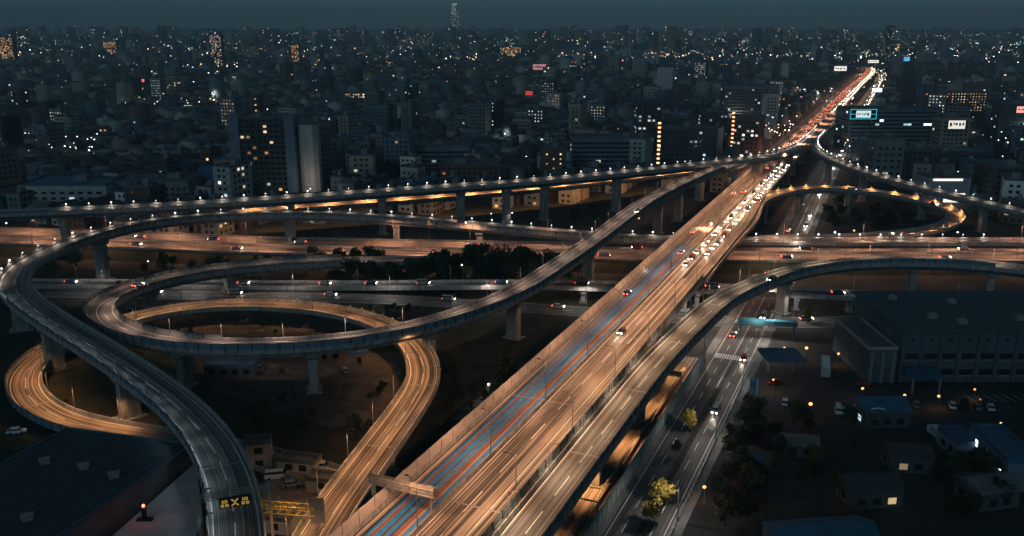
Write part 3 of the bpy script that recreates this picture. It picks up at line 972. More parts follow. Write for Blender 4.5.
# message gantry over the bottom-left ramp
qg = E_p.near(*P(237, 500, 15.5)[:2])
pc, ag, _ = E_p.at(qg, 0)
gt = root('sign_gantry', 'dark gantry over the bottom-left ramp carrying a yellow lit message sign', 'sign gantry', (pc.x, pc.y, 0))
pl, _, _ = E_p.at(qg, 6.0); pr_, _, _ = E_p.at(qg, -6.0)
for p in (pl, pr_):
    ob('post', MB().box(-0.25, 0.25, -0.25, 0.25, 0, pc.z + 7.0).mesh('post', galv), gt, (p.x, p.y, 0), ag)
truss((pl.x, pl.y, pc.z + 5.6), (pr_.x, pr_.y, pc.z + 5.6), 1.0, 'truss', gt, galv)
sb_ = ob('sign_board', MB().box(-2.6, 2.6, -0.35, 0.35, -0.85, 0.85).mesh('sign_board', sign_black), gt, (pc.x + 0.6, pc.y - 1.3, pc.z + 5.0), ag - math.pi / 2)


def glyph(rows, cell, depth, m, name, parent, loc):
    mb = MB()
    H_ = len(rows)
    for j, r_ in enumerate(rows):
        for i, ch in enumerate(r_):
            if ch == '#':
                mb.box((i - len(r_) / 2) * cell, (i - len(r_) / 2 + 0.9) * cell, depth - 0.05, depth, (H_ / 2 - j - 0.9) * cell, (H_ / 2 - j) * cell)
    return ob(name, mb.mesh(name, m), parent, loc, local=True)


BOXG = ['.#####.', '.#...#.', '.#####.', '.......', '###.###', '#.#.#.#', '###.###']
XG = ['##...##', '.##.##.', '..###..', '...#...', '..###..', '.##.##.', '##...##']
glyph(BOXG, 0.185, -0.36, yellow_lamp, 'sign_character', sb_, (-1.7, 0, 0))
glyph(XG, 0.185, -0.36, yellow_lamp, 'sign_cross', sb_, (0, 0, 0))
glyph(BOXG, 0.185, -0.36, yellow_lamp, 'sign_character', sb_, (1.7, 0, 0))
# lattice gantry between that ramp and the low loop, picked out in yellow work light
ga, gb = P(262, 508, 11), P(318, 512, 11)
g3 = root('lattice_gantry', 'yellow-lit lattice gantry between the two ramps at bottom left', 'gantry', ((ga.x + gb.x) / 2, (ga.y + gb.y) / 2, 0))
truss(ga, gb, 1.5, 'truss', g3, mat('yellow_steel', (0.55, 0.36, 0.06), 0.6, var=0.3, scale=2))
for p in (ga, gb):
    ob('post', MB().box(-0.2, 0.2, -0.2, 0.2, 0, 11.4).mesh('post', galv), g3, (p.x, p.y, 0))
ob('sign_plate', MB().box(-1.3, 1.3, -0.05, 0.05, 9.0, 14.0).mesh('sign_plate', mat('grey_plate', (0.12, 0.13, 0.14), 0.5, var=0.2, scale=1)), g3, (gb.x, gb.y - 0.4, 0), 0.05)
lo = bpy.data.objects.new('work_light', spot_data('work_light', (1.0, 0.66, 0.2), 900, 120)); COL.objects.link(lo); lo.location = ((ga.x + gb.x) / 2, ga.y - 3.5, 15.5); lo.rotation_euler = (R(35), 0, 0)
lo.parent = g3; lo.location = Vector(lo.location) - g3.location
# gantry over the left carriageway of the main expressway (seen from behind)
qa = yq(P(405, 505, 11).y)
g4 = root('sign_gantry', 'pale gantry with sign boxes over the blue-striped carriageway at the bottom', 'sign gantry', apt(144, 5, 0))
p0, aa, _ = A_p.at(qa, 3.0); p1, _, _ = A_p.at(qa, -11.0)
truss((p0.x, p0.y, 15.6), (p1.x, p1.y, 15.6), 1.3, 'truss', g4, galv)
cream = mat('cream_steel', (0.22, 0.19, 0.155), 0.6, var=0.25, scale=0.8)
p0b, _, _ = A_p.at(qa, 2.2)
ob('post', MB().box(-0.3, 0.3, -0.3, 0.3, 0, 17.0).mesh('post', galv), g4, (p0b.x, p0b.y, 0), aa)
pmb, _, _ = A_p.at(qa, -9.75)
ob('post', MB().box(-0.15, 0.15, -0.15, 0.15, 11.7, 17.0).mesh('post', galv), g4, (pmb.x, pmb.y, 0), aa)
for (o, w_, zz, hh) in ((-1.6, 8.4, 16.2, 1.3), (-8.4, 4.8, 16.0, 2.3)):
    p, _, _ = A_p.at(qa - 0.6, o)
    sbx = ob('sign_box', MB().box(-0.25, 0.25, -w_ / 2, w_ / 2, -hh / 2, hh / 2).mesh('sign_box', cream), g4, (p.x, p.y, zz), aa)
    ob('frame', MB().box(-0.34, -0.26, -w_ / 2 + 0.3, w_ / 2 - 0.3, -0.1, 0.1).mesh('frame', galv), sbx, (0, 0, 0), local=True)
# portal frames across the frontage road
for k, (yy, lab) in enumerate(((168, 'orange portal frame over the near end of the frontage road'), (232, 'orange portal frame over the far end of the frontage road below the ramp'))):
    a, b = apt(yy, 25.6, 0), apt(yy, 32.6, 0)
    t = root('portal_frame', lab, 'portal frame', (a + b) / 2)
    for p in (a, b):
        ob('post', MB().bar((0, 0, 0), (0, 0, 5.6), 0.16, 6).mesh('post', galv), t, (p.x, p.y, 0))
    ob('beam', MB().bar(Vector((a.x, a.y, 5.6)), Vector((b.x, b.y, 5.6)), 0.2, 6).mesh('beam', galv), t)
    if k == 1:
        ob('height_board', MB().box(-3.4, 3.4, -0.08, 0.08, 5.9, 7.1).mesh('height_board', cream), t, ((a.x + b.x) / 2, (a.y + b.y) / 2 - 0.1, 0), AHEAD - math.pi / 2)

# ================================================================== CARS
CARM = [mat('car_paint_white', (0.62, 0.63, 0.64), 0.25, spec=0.5), mat('car_paint_silver', (0.30, 0.31, 0.33), 0.3, metal=0.5), mat('car_paint_black', (0.02, 0.02, 0.022), 0.2, spec=0.5), mat('car_paint_blue', (0.04, 0.07, 0.16), 0.25, spec=0.5), mat('car_paint_red', (0.30, 0.03, 0.03), 0.25, spec=0.5)]
tyre = mat('tyre_rubber', (0.015, 0.015, 0.015), 0.9)
head_m = lamp_mat('headlight_glow', (1.0, 0.86, 0.66), 45)
tail_m = lamp_mat('tail_light_glow', (1.0, 0.10, 0.05), 18)
unlit_m = mat('unlit_lens', (0.5, 0.5, 0.5), 0.2)


def loft(sections, name, m):
    V, Fc = [], []
    n = len(sections[0])
    for s_ in sections:
        V += s_
    for k in range(len(sections) - 1):
        for j in range(n):
            j2 = (j + 1) % n
            Fc.append((k * n + j, k * n + j2, (k + 1) * n + j2, (k + 1) * n + j))
    Fc.append(tuple(range(n))[::-1]); Fc.append(tuple((len(sections) - 1) * n + j for j in range(n)))
    return V, Fc


def car_body(L, W, van=False):
    # x forward; sections along x: (x, sill z, top z, half width at sill, half width at top)
    h = L / 2
    lo = [(-h, 0.42, 0.78, 0.80, 0.74), (-h + 0.15, 0.30, 0.92, 0.90, 0.84), (-h * 0.3, 0.24, 0.95, 0.92, 0.88), (h * 0.35, 0.24, 0.92, 0.92, 0.88), (h - 0.4, 0.28, 0.80, 0.90, 0.82), (h, 0.40, 0.62, 0.78, 0.72)]
    S = []
    for x, z0, z1, a, b in lo:
        zt = z1 + (0.35 if van else 0)
        S.append([(x, -a * W / 2, z0), (x, a * W / 2, z0), (x, a * W / 2, (z0 + zt) / 2), (x, b * W / 2, zt), (x, -b * W / 2, zt), (x, -a * W / 2, (z0 + zt) / 2)])
    V, Fc = loft(S, '', None)
    # roof pillars and roof
    b = len(V)
    zt = 1.30 if van else 0.94
    top = 1.95 if van else 1.46
    x0, x1 = (-h + 0.12, h - 0.75) if van else (-h * 0.62, h * 0.30)
    X0, X1 = (-h + 0.02, h - 0.1) if van else (-h * 0.86, h * 0.52)
    V += [(x0, -0.68 * W / 2, top), (x1, -0.68 * W / 2, top), (x1, 0.68 * W / 2, top), (x0, 0.68 * W / 2, top), (x0, -0.72 * W / 2, top - 0.09), (x1 + 0.08, -0.72 * W / 2, top - 0.09), (x1 + 0.08, 0.72 * W / 2, top - 0.09), (x0, 0.72 * W / 2, top - 0.09)]
    Fc += [(b, b + 1, b + 2, b + 3), (b + 4, b + 5, b + 1, b), (b + 5, b + 6, b + 2, b + 1), (b + 6, b + 7, b + 3, b + 2), (b + 7, b + 4, b, b + 3)]
    g = [(X0, -0.84 * W / 2, zt), (X1, -0.84 * W / 2, zt), (X1, 0.84 * W / 2, zt), (X0, 0.84 * W / 2, zt), (x0, -0.70 * W / 2, top - 0.06), (x1 + 0.05, -0.70 * W / 2, top - 0.06), (x1 + 0.05, 0.70 * W / 2, top - 0.06), (x0, 0.70 * W / 2, top - 0.06)]
    gf = [(0, 1, 5, 4), (1, 2, 6, 5), (2, 3, 7, 6), (3, 0, 4, 7), (0, 3, 2, 1)]
    return V, Fc, g, gf


CARS = {}
for kind, (L, W, van) in {'car': (4.3, 1.75, False), 'van': (4.7, 1.9, True)}.items():
    V, Fc, g, gf = car_body(L, W, van)
    gl = mk('windows', g, gf, glass_dark)
    wm = MB().bar((0, -0.11, 0), (0, 0.11, 0), 0.32, 10).mesh('wheel', tyre)
    hm_ = MB().box(0, 0.06, -0.2, 0.2, -0.10, 0.10).mesh('headlight', head_m)
    tm = MB().box(-0.06, 0, -0.17, 0.17, -0.10, 0.10).mesh('tail_light', tail_m)
    CARS[kind] = dict(L=L, W=W, b=[mk('body', V, Fc, m) for m in CARM], g=gl, w=wm, h=hm_, t=tm)
beam = bpy.data.lights.new('headlight_beam', 'SPOT')
beam.energy = 900; beam.color = (1.0, 0.85, 0.68); beam.spot_size = R(46); beam.spot_blend = 0.8; beam.shadow_soft_size = 0.3
ncar = 0


def car(p, heading, slope, label, group, kind='car', paint=None, parts=True, lit=True, beam_on=True):
    global ncar
    ncar += 1
    c = CARS[kind]
    ci = paint if paint is not None else rng.integers(0, 5)
    if ci == 4 and paint is None and rng.random() < 0.7:
        ci = 1
    t = root('van' if kind == 'van' else 'car', label, 'van' if kind == 'van' else 'car', p, 0, group)
    t.rotation_euler = (0, -math.atan(slope), heading)
    ob('body', c['b'][ci], t, (0, 0, 0), local=True)
    if parts:
        ob('windows', c['g'], t, (0, 0, 0), local=True)
        for sx in (-1, 1):
            for sy in (-1, 1):
                ob('wheel', c['w'], t, (sx * c['L'] * 0.30, sy * c['W'] * 0.42, 0.32), local=True)
    if lit:
        for sy in (-1, 1):
            ob('headlight', c['h'], t, (c['L'] / 2 - 0.03, sy * c['W'] * 0.31, 0.64), local=True)
            ob('tail_light', c['t'], t, (-c['L'] / 2 + 0.03, sy * c['W'] * 0.33, 0.72), local=True)
        if beam_on:
            lo_ = bpy.data.objects.new('headlight_beam', beam)
            COL.objects.link(lo_)
            lo_.parent = t
            lo_.location = (c['L'] / 2 + 0.1, 0, 0.7)
            lo_.rotation_euler = (R(0), R(-86), 0)
    return t


def traffic(path, off, q0, q1, gap, direction, what, group, parts=True, lab='%s'):
    q = q0 + rng.random() * gap
    i = 0
    while q < q1:
        p, a, sl = path.at(q, val(off, q) + rng.normal() * 0.15)
        if direction < 0:
            a += math.pi; sl = -sl
        kind = 'van' if rng.random() < 0.28 else 'car'
        if parts:
            label = what % ordn(i)
        else:
            label = what
        close = parts and p.length < 340
        car((p.x, p.y, p.z + 0.03), a, sl, label, group, kind, parts=close, beam_on=parts and (gap > 20 or i % 3 == 0))
        q += gap * (0.55 + 0.9 * rng.random())
        i += 1


g_ = 'cars on the main expressway'
traffic(A_p, -3.3, yq(260), yq(560), 140, 1, 'lit vehicle in the outer blue-striped lane, %s from the frame edge', g_)
traffic(A_p, -6.9, yq(300), yq(560), 120, 1, 'lit vehicle in the inner blue-striped lane, %s from the frame edge', g_)
traffic(A_p, -12.4, yq(310), yq(560), 10, -1, 'oncoming lit vehicle beside the central wall, %s from the frame edge', g_)
traffic(A_p, -16.4, yq(330), yq(560), 11, -1, 'oncoming lit vehicle in the outer lane, %s from the frame edge', g_)
traffic(A_p, -12.4, yq(180), yq(320), 130, -1, 'oncoming lit vehicle ahead of the queue, %s from the frame edge', g_)
g_ = 'cars on the distant expressway'
for o in (-3.0, -6.8):
    traffic(A_p, o, yq(575), yq(1900), 38, 1, 'far vehicle with red tail lights on the distant expressway', g_, parts=False)
for o in (-12.4, -16.4):
    traffic(A_p, o, yq(575), yq(1900), 24, -1, 'far vehicle with bright headlights on the distant expressway', g_ + ' (oncoming)', parts=False)
g_ = 'cars on the avenue'
traffic(I_p, 3.3, 200, 560, 70, 1, 'lit vehicle driving away along the avenue, %s from the frame edge', g_)
traffic(I_p, -3.3, 190, 560, 48, -1, 'lit vehicle coming down the avenue, %s from the frame edge', g_)
traffic(I_p, -4.0, 600, 1800, 30, -1, 'far vehicle with headlights on the distant avenue', 'cars on the distant avenue', parts=False)
g_ = 'cars on the crossing expressway'
traffic(D_p, 7.2, 10, D_p.L - 10, 60, -1, 'lit vehicle on the far lanes of the crossing expressway, %s from the left', g_)
traffic(D_p, -7.2, 10, D_p.L - 10, 60, 1, 'lit vehicle on the near lanes of the crossing expressway, %s from the left', g_)
g_ = 'cars on the ramps'
traffic(G_p, 1.9, 60, G_p.L - 60, 260, 1, 'lit vehicle on the long flyover, %s from the high viaduct', g_)
traffic(B_p, 0.5, 40, B_p.L - 150, 170, 1, 'lit vehicle on the right-hand ramp, %s from the right edge', g_)
traffic(H_p, 0.5, 120, H_p.L - 110, 300, 1, 'lit vehicle on the low loop, %s from the bottom', g_)
traffic(E_p, 1.9, 240, E_p.L - 90, 250, 1, 'lit vehicle on the sweeping ramp, %s from the bottom', g_)
traffic(C_p, 0.0, 100, C_p.L - 40, 60, 1, 'lit vehicle on the right loop, %s from the main expressway', g_)
g_ = 'cars on the cross streets'
traffic(K_p, 1.9, 10, K_p.L - 60, 30, 1, 'lit vehicle on the street overbridge, %s from the left', g_)
traffic(J_p, 2.4, 60, J_p.L - 90, 32, 1, 'lit vehicle on the ground-level cross street, %s from the left', g_)
pk = [((17, 433, 0), 0.25, 0, 'white parked car beside the wall of the low loop', 'car'), ((865, 386, 0), 0.1, 4, 'red car parked before the long hall', 'car'), ((785, 404, 0), 1.2, 0, 'white car parked in the dark yard by the orange lamp', 'car'), ((838, 412, 0), 1.3, 0, 'pale van parked in a row in the dark yard', 'van'), ((842, 412, 0), 1.3, 1, 'silver car parked in a row in the dark yard', 'car'), ((255, 372, 0), 0.2, 1, 'silver van parked under the long flyover', 'van'), ((985, 404, 0), 0.4, 2, 'dark car parked in front of the long hall', 'car'), ((775, 384, 0), 0.3, 4, 'red car under the fuel canopy', 'car')]
for (uvz, hd, pc_, lab, kd) in pk:
    car(tuple(P(*uvz)), hd, 0, lab, None, kd, pc_, lit=False)

# ================================================================== TREES
leafm = [mat('leaves_dark', (0.028, 0.042, 0.020), 0.7, var=0.5, scale=0.8), mat('leaves_olive', (0.060, 0.065, 0.022), 0.7, var=0.5, scale=0.8), mat('leaves_lamplit', (0.26, 0.19, 0.035), 0.7, var=0.5, scale=0.8)]  # the yellow leaf colour carries lamp light falling on the trees
bark = mat('bark', (0.05, 0.04, 0.03), 0.95, var=0.4, scale=3)
TREES = []
for v_ in range(4):
    mb = MB()
    r0 = random.Random(50 + v_)
    mb.bar((0, 0, 0), (0.1, 0, 2.6), 0.22, 7, 0.15)
    cl = []
    for k in range(11):
        th = r0.random() * 6.283
        rr = 0.5 + 1.9 * r0.random()
        z = 2.8 + 3.6 * r0.random()
        c = Vector((rr * math.cos(th), rr * math.sin(th), z))
        cl.append((c, 0.8 + 0.8 * r0.random()))
        if k < 7:
            mb.bar((0.1, 0, 2.3 + 0.1 * k), c, 0.09, 5, 0.03)
    tr_m = mb.mesh('trunk', bark)
    lv = MB()
    for c, rad in cl:
        for k in range(75):
            d = Vector((r0.gauss(0, 1), r0.gauss(0, 1), r0.gauss(0, 0.8))).normalized() * rad * (r0.random() ** 0.4)
            p = c + d
            a = Vector((r0.gauss(0, 1), r0.gauss(0, 1), r0.gauss(0, 1))).normalized()
            b_ = a.orthogonal().normalized()
            s_ = 0.17 + 0.15 * r0.random()
            lv.quad(p - a * s_ * 1.5, p - b_ * s_, p + a * s_ * 1.5, p + b_ * s_)
    TREES.append((tr_m, [lv.mesh('crown', m) for m in leafm]))
occ = None


def clear_of_roads(x, y, pad):
    global occ
    if occ is None or len(occ) != len(ROADPTS):
        occ = np.array(ROADPTS)
    d = np.hypot(occ[:, 0] - x, occ[:, 1] - y) - occ[:, 2]
    return d.min() > pad


ntree = 0


def tree(x, y, s, label, group, leaf=0, check=True):
    global ntree
    if check and not clear_of_roads(x, y, 0.8 * s):
        return False
    v_ = ntree % 4
    ntree += 1
    t = root('tree', label, 'tree', (x, y, 0), rng.random() * 6.28, group)
    t.scale = (s, s, s * (0.9 + 0.25 * rng.random()))
    ob('trunk', TREES[v_][0], t, (0, 0, 0), local=True)
    ob('crown', TREES[v_][1][leaf], t, (0, 0, 0), local=True)
    return True


groves = [  # u range, v range, count, size, place
    (305, 600, 262, 284, 70, 1.2, 'in the dark belt between flyover and crossing expressway'),
    (110, 300, 262, 276, 14, 0.8, 'behind the big left loop'),
    (455, 515, 350, 400, 12, 0.75, 'on the dark slope left of the main expressway'),
    (820, 880, 305, 330, 9, 1.0, 'between the overbridge and the long hall'),
    (712, 760, 420, 530, 26, 0.8, 'in the dark strip right of the avenue'),
    (770, 860, 420, 500, 14, 0.7, 'in the dark yard at bottom right'),
    (760, 910, 205, 232, 22, 0.9, 'inside the right loop'),
    (560, 640, 205, 225, 8, 0.9, 'under the high viaduct'),
    (20, 110, 262, 280, 8, 0.9, 'on the verge inside the left bend'),
    (930, 1020, 470, 530, 12, 0.8, 'in the dark grounds at the bottom right corner'),
]
gi = 0
for (u0, u1, v0, v1, n, s_, where) in groves:
    k = 0
    tries = 0
    while k < n and tries < n * 6:
        tries += 1
        u, v = u0 + (u1 - u0) * rng.random(), v0 + (v1 - v0) * rng.random()
        p = P(u, v, 0)
        sc_ = s_ * (0.75 + 0.5 * rng.random())
        if tree(p.x, p.y, sc_, 'dark leafy tree ' + where, 'trees ' + where, 0 if rng.random() < 0.7 else 1):
            k += 1
for (u, v, s_, lab, lf) in ((690, 432, 0.8, 'yellow-lit round tree at the avenue kerb, farthest of the row', 2), (676, 455, 0.5, 'small olive tree at the avenue kerb between the yellow-lit ones', 1), (662, 506, 0.85, 'larger yellow-lit tree at the avenue kerb near the bottom', 2), (651, 522, 0.62, 'small yellow-lit tree at the avenue kerb, nearest the bottom', 2), (808, 322, 0.7, 'orange-lit tree beside the footbridge', 2), (120, 290, 0.5, 'low green shrub-like tree behind the left loop', 1)):
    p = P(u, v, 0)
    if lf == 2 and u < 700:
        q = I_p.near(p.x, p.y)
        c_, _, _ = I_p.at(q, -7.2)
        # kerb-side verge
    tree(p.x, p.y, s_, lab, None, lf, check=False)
# ================================================================== BUILDINGS
WALLS = {
    'grey': mat('wall_grey', (0.20, 0.21, 0.22), 0.85, var=0.25, scale=0.15), 'pale': mat('wall_pale', (0.42, 0.42, 0.41), 0.85, var=0.2, scale=0.15),
    'beige': mat('wall_beige', (0.36, 0.30, 0.24), 0.85, var=0.2, scale=0.15), 'brown': mat('wall_brown', (0.16, 0.10, 0.08), 0.85, var=0.25, scale=0.15),
    'blue-grey': mat('wall_bluegrey', (0.14, 0.19, 0.24), 0.8, var=0.25, scale=0.15), 'dark': mat('wall_dark', (0.08, 0.085, 0.09), 0.85, var=0.25, scale=0.15),
    'white': mat('wall_white', (0.78, 0.76, 0.72), 0.8, var=0.1, scale=0.12)}
ROOFS = {'grey': mat('roof_grey', (0.13, 0.135, 0.14), 0.9, var=0.35, scale=0.2), 'blue': mat('roof_blue', (0.05, 0.12, 0.19), 0.6, var=0.3, scale=0.2), 'tile': mat('roof_tile', (0.06, 0.06, 0.065), 0.8, var=0.3, scale=0.4), 'brown': mat('roof_brown', (0.13, 0.08, 0.06), 0.85, var=0.3, scale=0.3)}
win_glow = glow_mat('lit_windows', 1.0)
GLOWC = {'cool': (0.70, 0.95, 1.0), 'white': (1.0, 0.92, 0.78), 'warm': (1.0, 0.68, 0.36), 'orange': (1.0, 0.46, 0.16), 'pink': (1.0, 0.42, 0.42), 'red': (1.0, 0.10, 0.06), 'green': (0.62, 1.0, 0.66)}


def glow_mesh(name, quads, cols, m=None):
    V = [v for q in quads for v in q]
    me = mk(name, V, [(4 * k, 4 * k + 1, 4 * k + 2, 4 * k + 3) for k in range(len(quads))], m or win_glow)
    at = me.color_attributes.new('glow', 'FLOAT_COLOR', 'POINT')
    arr = np.ones((len(V), 4), np.float32)
    arr[:, :3] = np.repeat(np.array(cols, np.float32).reshape(-1, 3), 4, axis=0)
    at.data.foreach_set('color', arr.ravel())
    return me


def face_quad(w, d, side, c, z, ww, wh, out=0.03):
    """window rectangle on a side of a w x d box centred on the origin; c along the side"""
    if side == 'f':
        y = -d / 2 - out
        return [(c - ww / 2, y, z), (c + ww / 2, y, z), (c + ww / 2, y, z + wh), (c - ww / 2, y, z + wh)]
    if side == 'b':
        y = d / 2 + out
        return [(c + ww / 2, y, z), (c - ww / 2, y, z), (c - ww / 2, y, z + wh), (c + ww / 2, y, z + wh)]
    s = -1 if side == 'l' else 1
    x = s * (w / 2 + out)
    a, b = (c + ww / 2, c - ww / 2) if s < 0 else (c - ww / 2, c + ww / 2)
    return [(x, a, z), (x, b, z), (x, b, z + wh), (x, a, z + wh)]


def building(cx, cy, w, d, h, rz, label, wall='grey', roof='grey', lit=0.15, tone=('cool', 'white', 'warm'), level=1.0, style='grid', bay=3.2, floor=3.1, group=None, sides='fl', name='building', gable=False, balcony=False, tank=True, cat='building', rnd=None):
    r0 = rnd or random
    t = root(name, label, cat, (cx, cy, 0), rz, group)
    mb = MB().box(-w / 2, w / 2, -d / 2, d / 2, -0.3, h)
    ob('wall', mb.mesh('wall', WALLS[wall]), t, (0, 0, 0), local=True)
    if gable:
        rh = min(w, d) * 0.22
        if w >= d:
            V = [(-w / 2 - 0.4, -d / 2 - 0.5, h - 0.15), (w / 2 + 0.4, -d / 2 - 0.5, h - 0.15), (w / 2 + 0.4, d / 2 + 0.5, h - 0.15), (-w / 2 - 0.4, d / 2 + 0.5, h - 0.15), (-w / 2 - 0.4, 0, h + rh), (w / 2 + 0.4, 0, h + rh)]
            Fc = [(0, 1, 5, 4), (2, 3, 4, 5), (1, 2, 5), (3, 0, 4), (0, 3, 2, 1)]
        else:
            V = [(-w / 2 - 0.5, -d / 2 - 0.4, h - 0.15), (w / 2 + 0.5, -d / 2 - 0.4, h - 0.15), (w / 2 + 0.5, d / 2 + 0.4, h - 0.15), (-w / 2 - 0.5, d / 2 + 0.4, h - 0.15), (0, -d / 2 - 0.4, h + rh), (0, d / 2 + 0.4, h + rh)]
            Fc = [(0, 1, 4), (1, 2, 5, 4), (2, 3, 5), (3, 0, 4, 5), (0, 3, 2, 1)]
        ob('roof', mk('roof', V, Fc, ROOFS[roof]), t, (0, 0, 0), local=True)
    else:
        mb = MB().box(-w / 2 + 0.25, w / 2 - 0.25, -d / 2 + 0.25, d / 2 - 0.25, h + 0.003, h + 0.12)
        e = 0.28
        for (a, b, c, dd) in ((-w / 2, w / 2, -d / 2, -d / 2 + e), (-w / 2, w / 2, d / 2 - e, d / 2), (-w / 2, -w / 2 + e, -d / 2 + e, d / 2 - e), (w / 2 - e, w / 2, -d / 2 + e, d / 2 - e)):
            mb.box(a, b, c, dd, h + 0.002, h + 0.9)
        rf = ob('roof', mb.mesh('roof', ROOFS[roof]), t, (0, 0, 0), local=True)
        if tank:
            tw = min(w, d) * (0.22 + 0.15 * r0.random())
            px, py = (w / 2 - tw) * (r0.random() * 1.4 - 0.7), (d / 2 - tw) * (r0.random() * 1.0 - 0.3)
            mb = MB().box(px - tw / 2, px + tw / 2, py - tw / 2, py + tw / 2, h + 0.13, h + 2.6 + r0.random())
            for _ in range(3):
                ax, ay = (w / 2 - 1.2) * (r0.random() * 1.6 - 0.8), (d / 2 - 1.2) * (r0.random() * 1.6 - 0.8)
                mb.box(ax - 0.6, ax + 0.6, ay - 0.5, ay + 0.5, h + 0.13, h + 1.1)
            tag(ob('roof_plant', mb.mesh('roof_plant', WALLS['grey']), rf, (0, 0, 0), local=True), kind='stuff')
    nf = max(1, int(h / floor))
    dq, lq, lc = MB(), [], []
    if style != 'blank':
        for side in sides:
            span = w if side in 'fb' else d
            nb = max(1, int((span - 1.0) / bay))
            for f in range(nf):
                fl_lit = r0.random() < 0.5
                for k in range(nb):
                    c = (k + 0.5 - nb / 2) * bay
                    z = f * floor + 0.9
                    if style == 'strip':
                        ww, wh = bay - 0.25, 1.5
                    elif style == 'corridor' and side == 'f':
                        ww, wh = 0.9, 0.9
                        z += 0.6
                    else:
                        ww, wh = bay * 0.55, 1.45
                    p_lit = lit if not (style == 'corridor' and side == 'f') else 0.85
                    q = face_quad(w, d, side, c, z, ww, wh, 0.05 if not balcony else 0.06)
                    if r0.random() < p_lit:
                        col = GLOWC[r0.choice(tone)]
                        s_ = level * (0.25 + 1.1 * r0.random() ** 2)
                        lq.append(q); lc.append([x * s_ for x in col])
                    else:
                        dq.quad(*q)
        if dq.f:
            tag(ob('window_panes', dq.mesh('window_panes', glass_dark), t, (0, 0, 0), local=True), kind='stuff')
        if lq:
            tag(ob('lit_window_panes', glow_mesh('lit_window_panes', lq, lc), t, (0, 0, 0), local=True), kind='stuff')
    if balcony:
        bm_ = MB().box(-w / 2 + 0.9, w / 2 - 0.9, -d / 2 - 1.3, -d / 2 - 0.002, -0.12, 0.12).box(-w / 2 + 0.9, w / 2 - 0.9, -d / 2 - 1.3, -d / 2 - 1.2, 0.12, 1.05).mesh('balcony', WALLS[wall])
        for f in range(1, nf):
            ob('balcony', bm_, t, (0, 0, f * floor), local=True)
    return t


HERO = list(HERO_EARLY)      # (x, y, radius) footprints to keep clear


def rect(u0, u1, vb, vt, d, label, rz=None, **kw):
    """building whose front stands between marks u0..u1 with foot at vb and top at vt"""
    f = P((u0 + u1) / 2, vb, 0)
    zc = f.y * math.cos(PITCH) + CAM_H * math.sin(PITCH)
    w = (u1 - u0) * zc / FPX
    # height where the sight line of vt meets the front
    y = -(vt - 268) / FPX
    dy = math.cos(PITCH) + y * math.sin(PITCH)
    dz = -math.sin(PITCH) + y * math.cos(PITCH)
    h = CAM_H + dz * f.y / dy
    rz = 0.0 if rz is None else rz
    c = Vector((f.x - math.sin(rz) * d / 2, f.y + math.cos(rz) * d / 2, 0))
    HERO.append((c.x, c.y, max(w, d) / 2 + 4))
    return building(c.x, c.y, w, d, h, rz, label, **kw), c, w, h, d


GR_ = AHEAD - math.pi / 2
apt_b, c0, w0, h0, d0 = rect(241, 292, 192, 118, 14, 'big dark apartment slab with pale end walls left of the white tower', wall='dark', lit=0.10, tone=('warm', 'orange', 'cool'), level=1.0, balcony=True, style='grid', bay=3.4)
for s in (-1, 1):
    ob('end_wall', MB().box(-2.9, 2.9, -d0 / 2 - 1.6, d0 / 2 + 0.4, 0, h0 + 1.2).mesh('end_wall', WALLS['blue-grey']), apt_b, (s * (w0 / 2 + 1.0), 0, 0), local=True)
tw_, ctw, wtw, htw, dtw = rect(301, 320, 192, 125, 13, 'tall blank pale tower with chamfered corners beside the apartment slab', wall='white', style='blank', tank=False)
a_, b_, c_ = wtw / 2, dtw / 2, 2.6
for ch in list(tw_.children):
    if ch.name.startswith('wall'):
        ch.data = MB().prism([(-a_ + c_, -b_), (a_ - c_, -b_), (a_, -b_ + c_), (a_, b_ - c_), (a_ - c_, b_), (-a_ + c_, b_), (-a_, b_ - c_), (-a_, -b_ + c_)], -0.3, htw).mesh('wall', mat('tower_concrete', (0.46, 0.43, 0.40), 0.85, var=0.25, scale=0.2, stretch=(1, 1, 0.2)))
    else:
        ch.data = MB().prism([(-a_ + c_ + 0.4, -b_ + 0.5), (a_ - c_ - 0.4, -b_ + 0.5), (a_ - 0.5, -b_ + c_ + 0.4), (a_ - 0.5, b_ - c_), (-a_ + 0.5, b_ - c_), (-a_ + 0.5, -b_ + c_ + 0.4)], htw + 0.003, htw + 0.5).mesh('roof', ROOFS['grey'])
rect(350, 374, 184, 156, 13, 'small beige four-storey block with square openings right of the white tower', wall='beige', lit=0.06, tone=('white',), bay=3.6, floor=3.4)
rect(384, 411, 172, 138, 13, 'blue-grey apartment block with one lit stair column', wall='blue-grey', lit=0.05, rz=-0.2)
rect(412, 470, 168, 146, 24, 'low wide blue-grey office with faint lit strip', wall='blue-grey', lit=0.06, style='strip', tone=('cool',), level=0.8)
rect(345, 378, 106, 93, 16, 'cream apartment block with every window brightly lit in the dark quarter', wall='beige', lit=0.85, tone=('warm', 'white'), level=1.6, bay=3.0)
rect(215, 241, 182, 160, 20, 'low blue-roofed hall with two lit windows left of the apartment slab', wall='blue-grey', roof='blue', lit=0.12, tone=('cool',), level=1.6)
rect(196, 246, 195, 178, 26, 'long blue-roofed shed beside the foot of the apartment slab', wall='blue-grey', roof='blue', lit=0.03, gable=True)
rect(20, 108, 207, 186, 28, 'long pale warehouse behind the high viaduct at far left', wall='pale', lit=0.02, roof='blue', bay=5)
rect(112, 190, 203, 182, 22, 'low grey workshop row behind the high viaduct at left', wall='grey', lit=0.05, tone=('cool',), level=1.2)
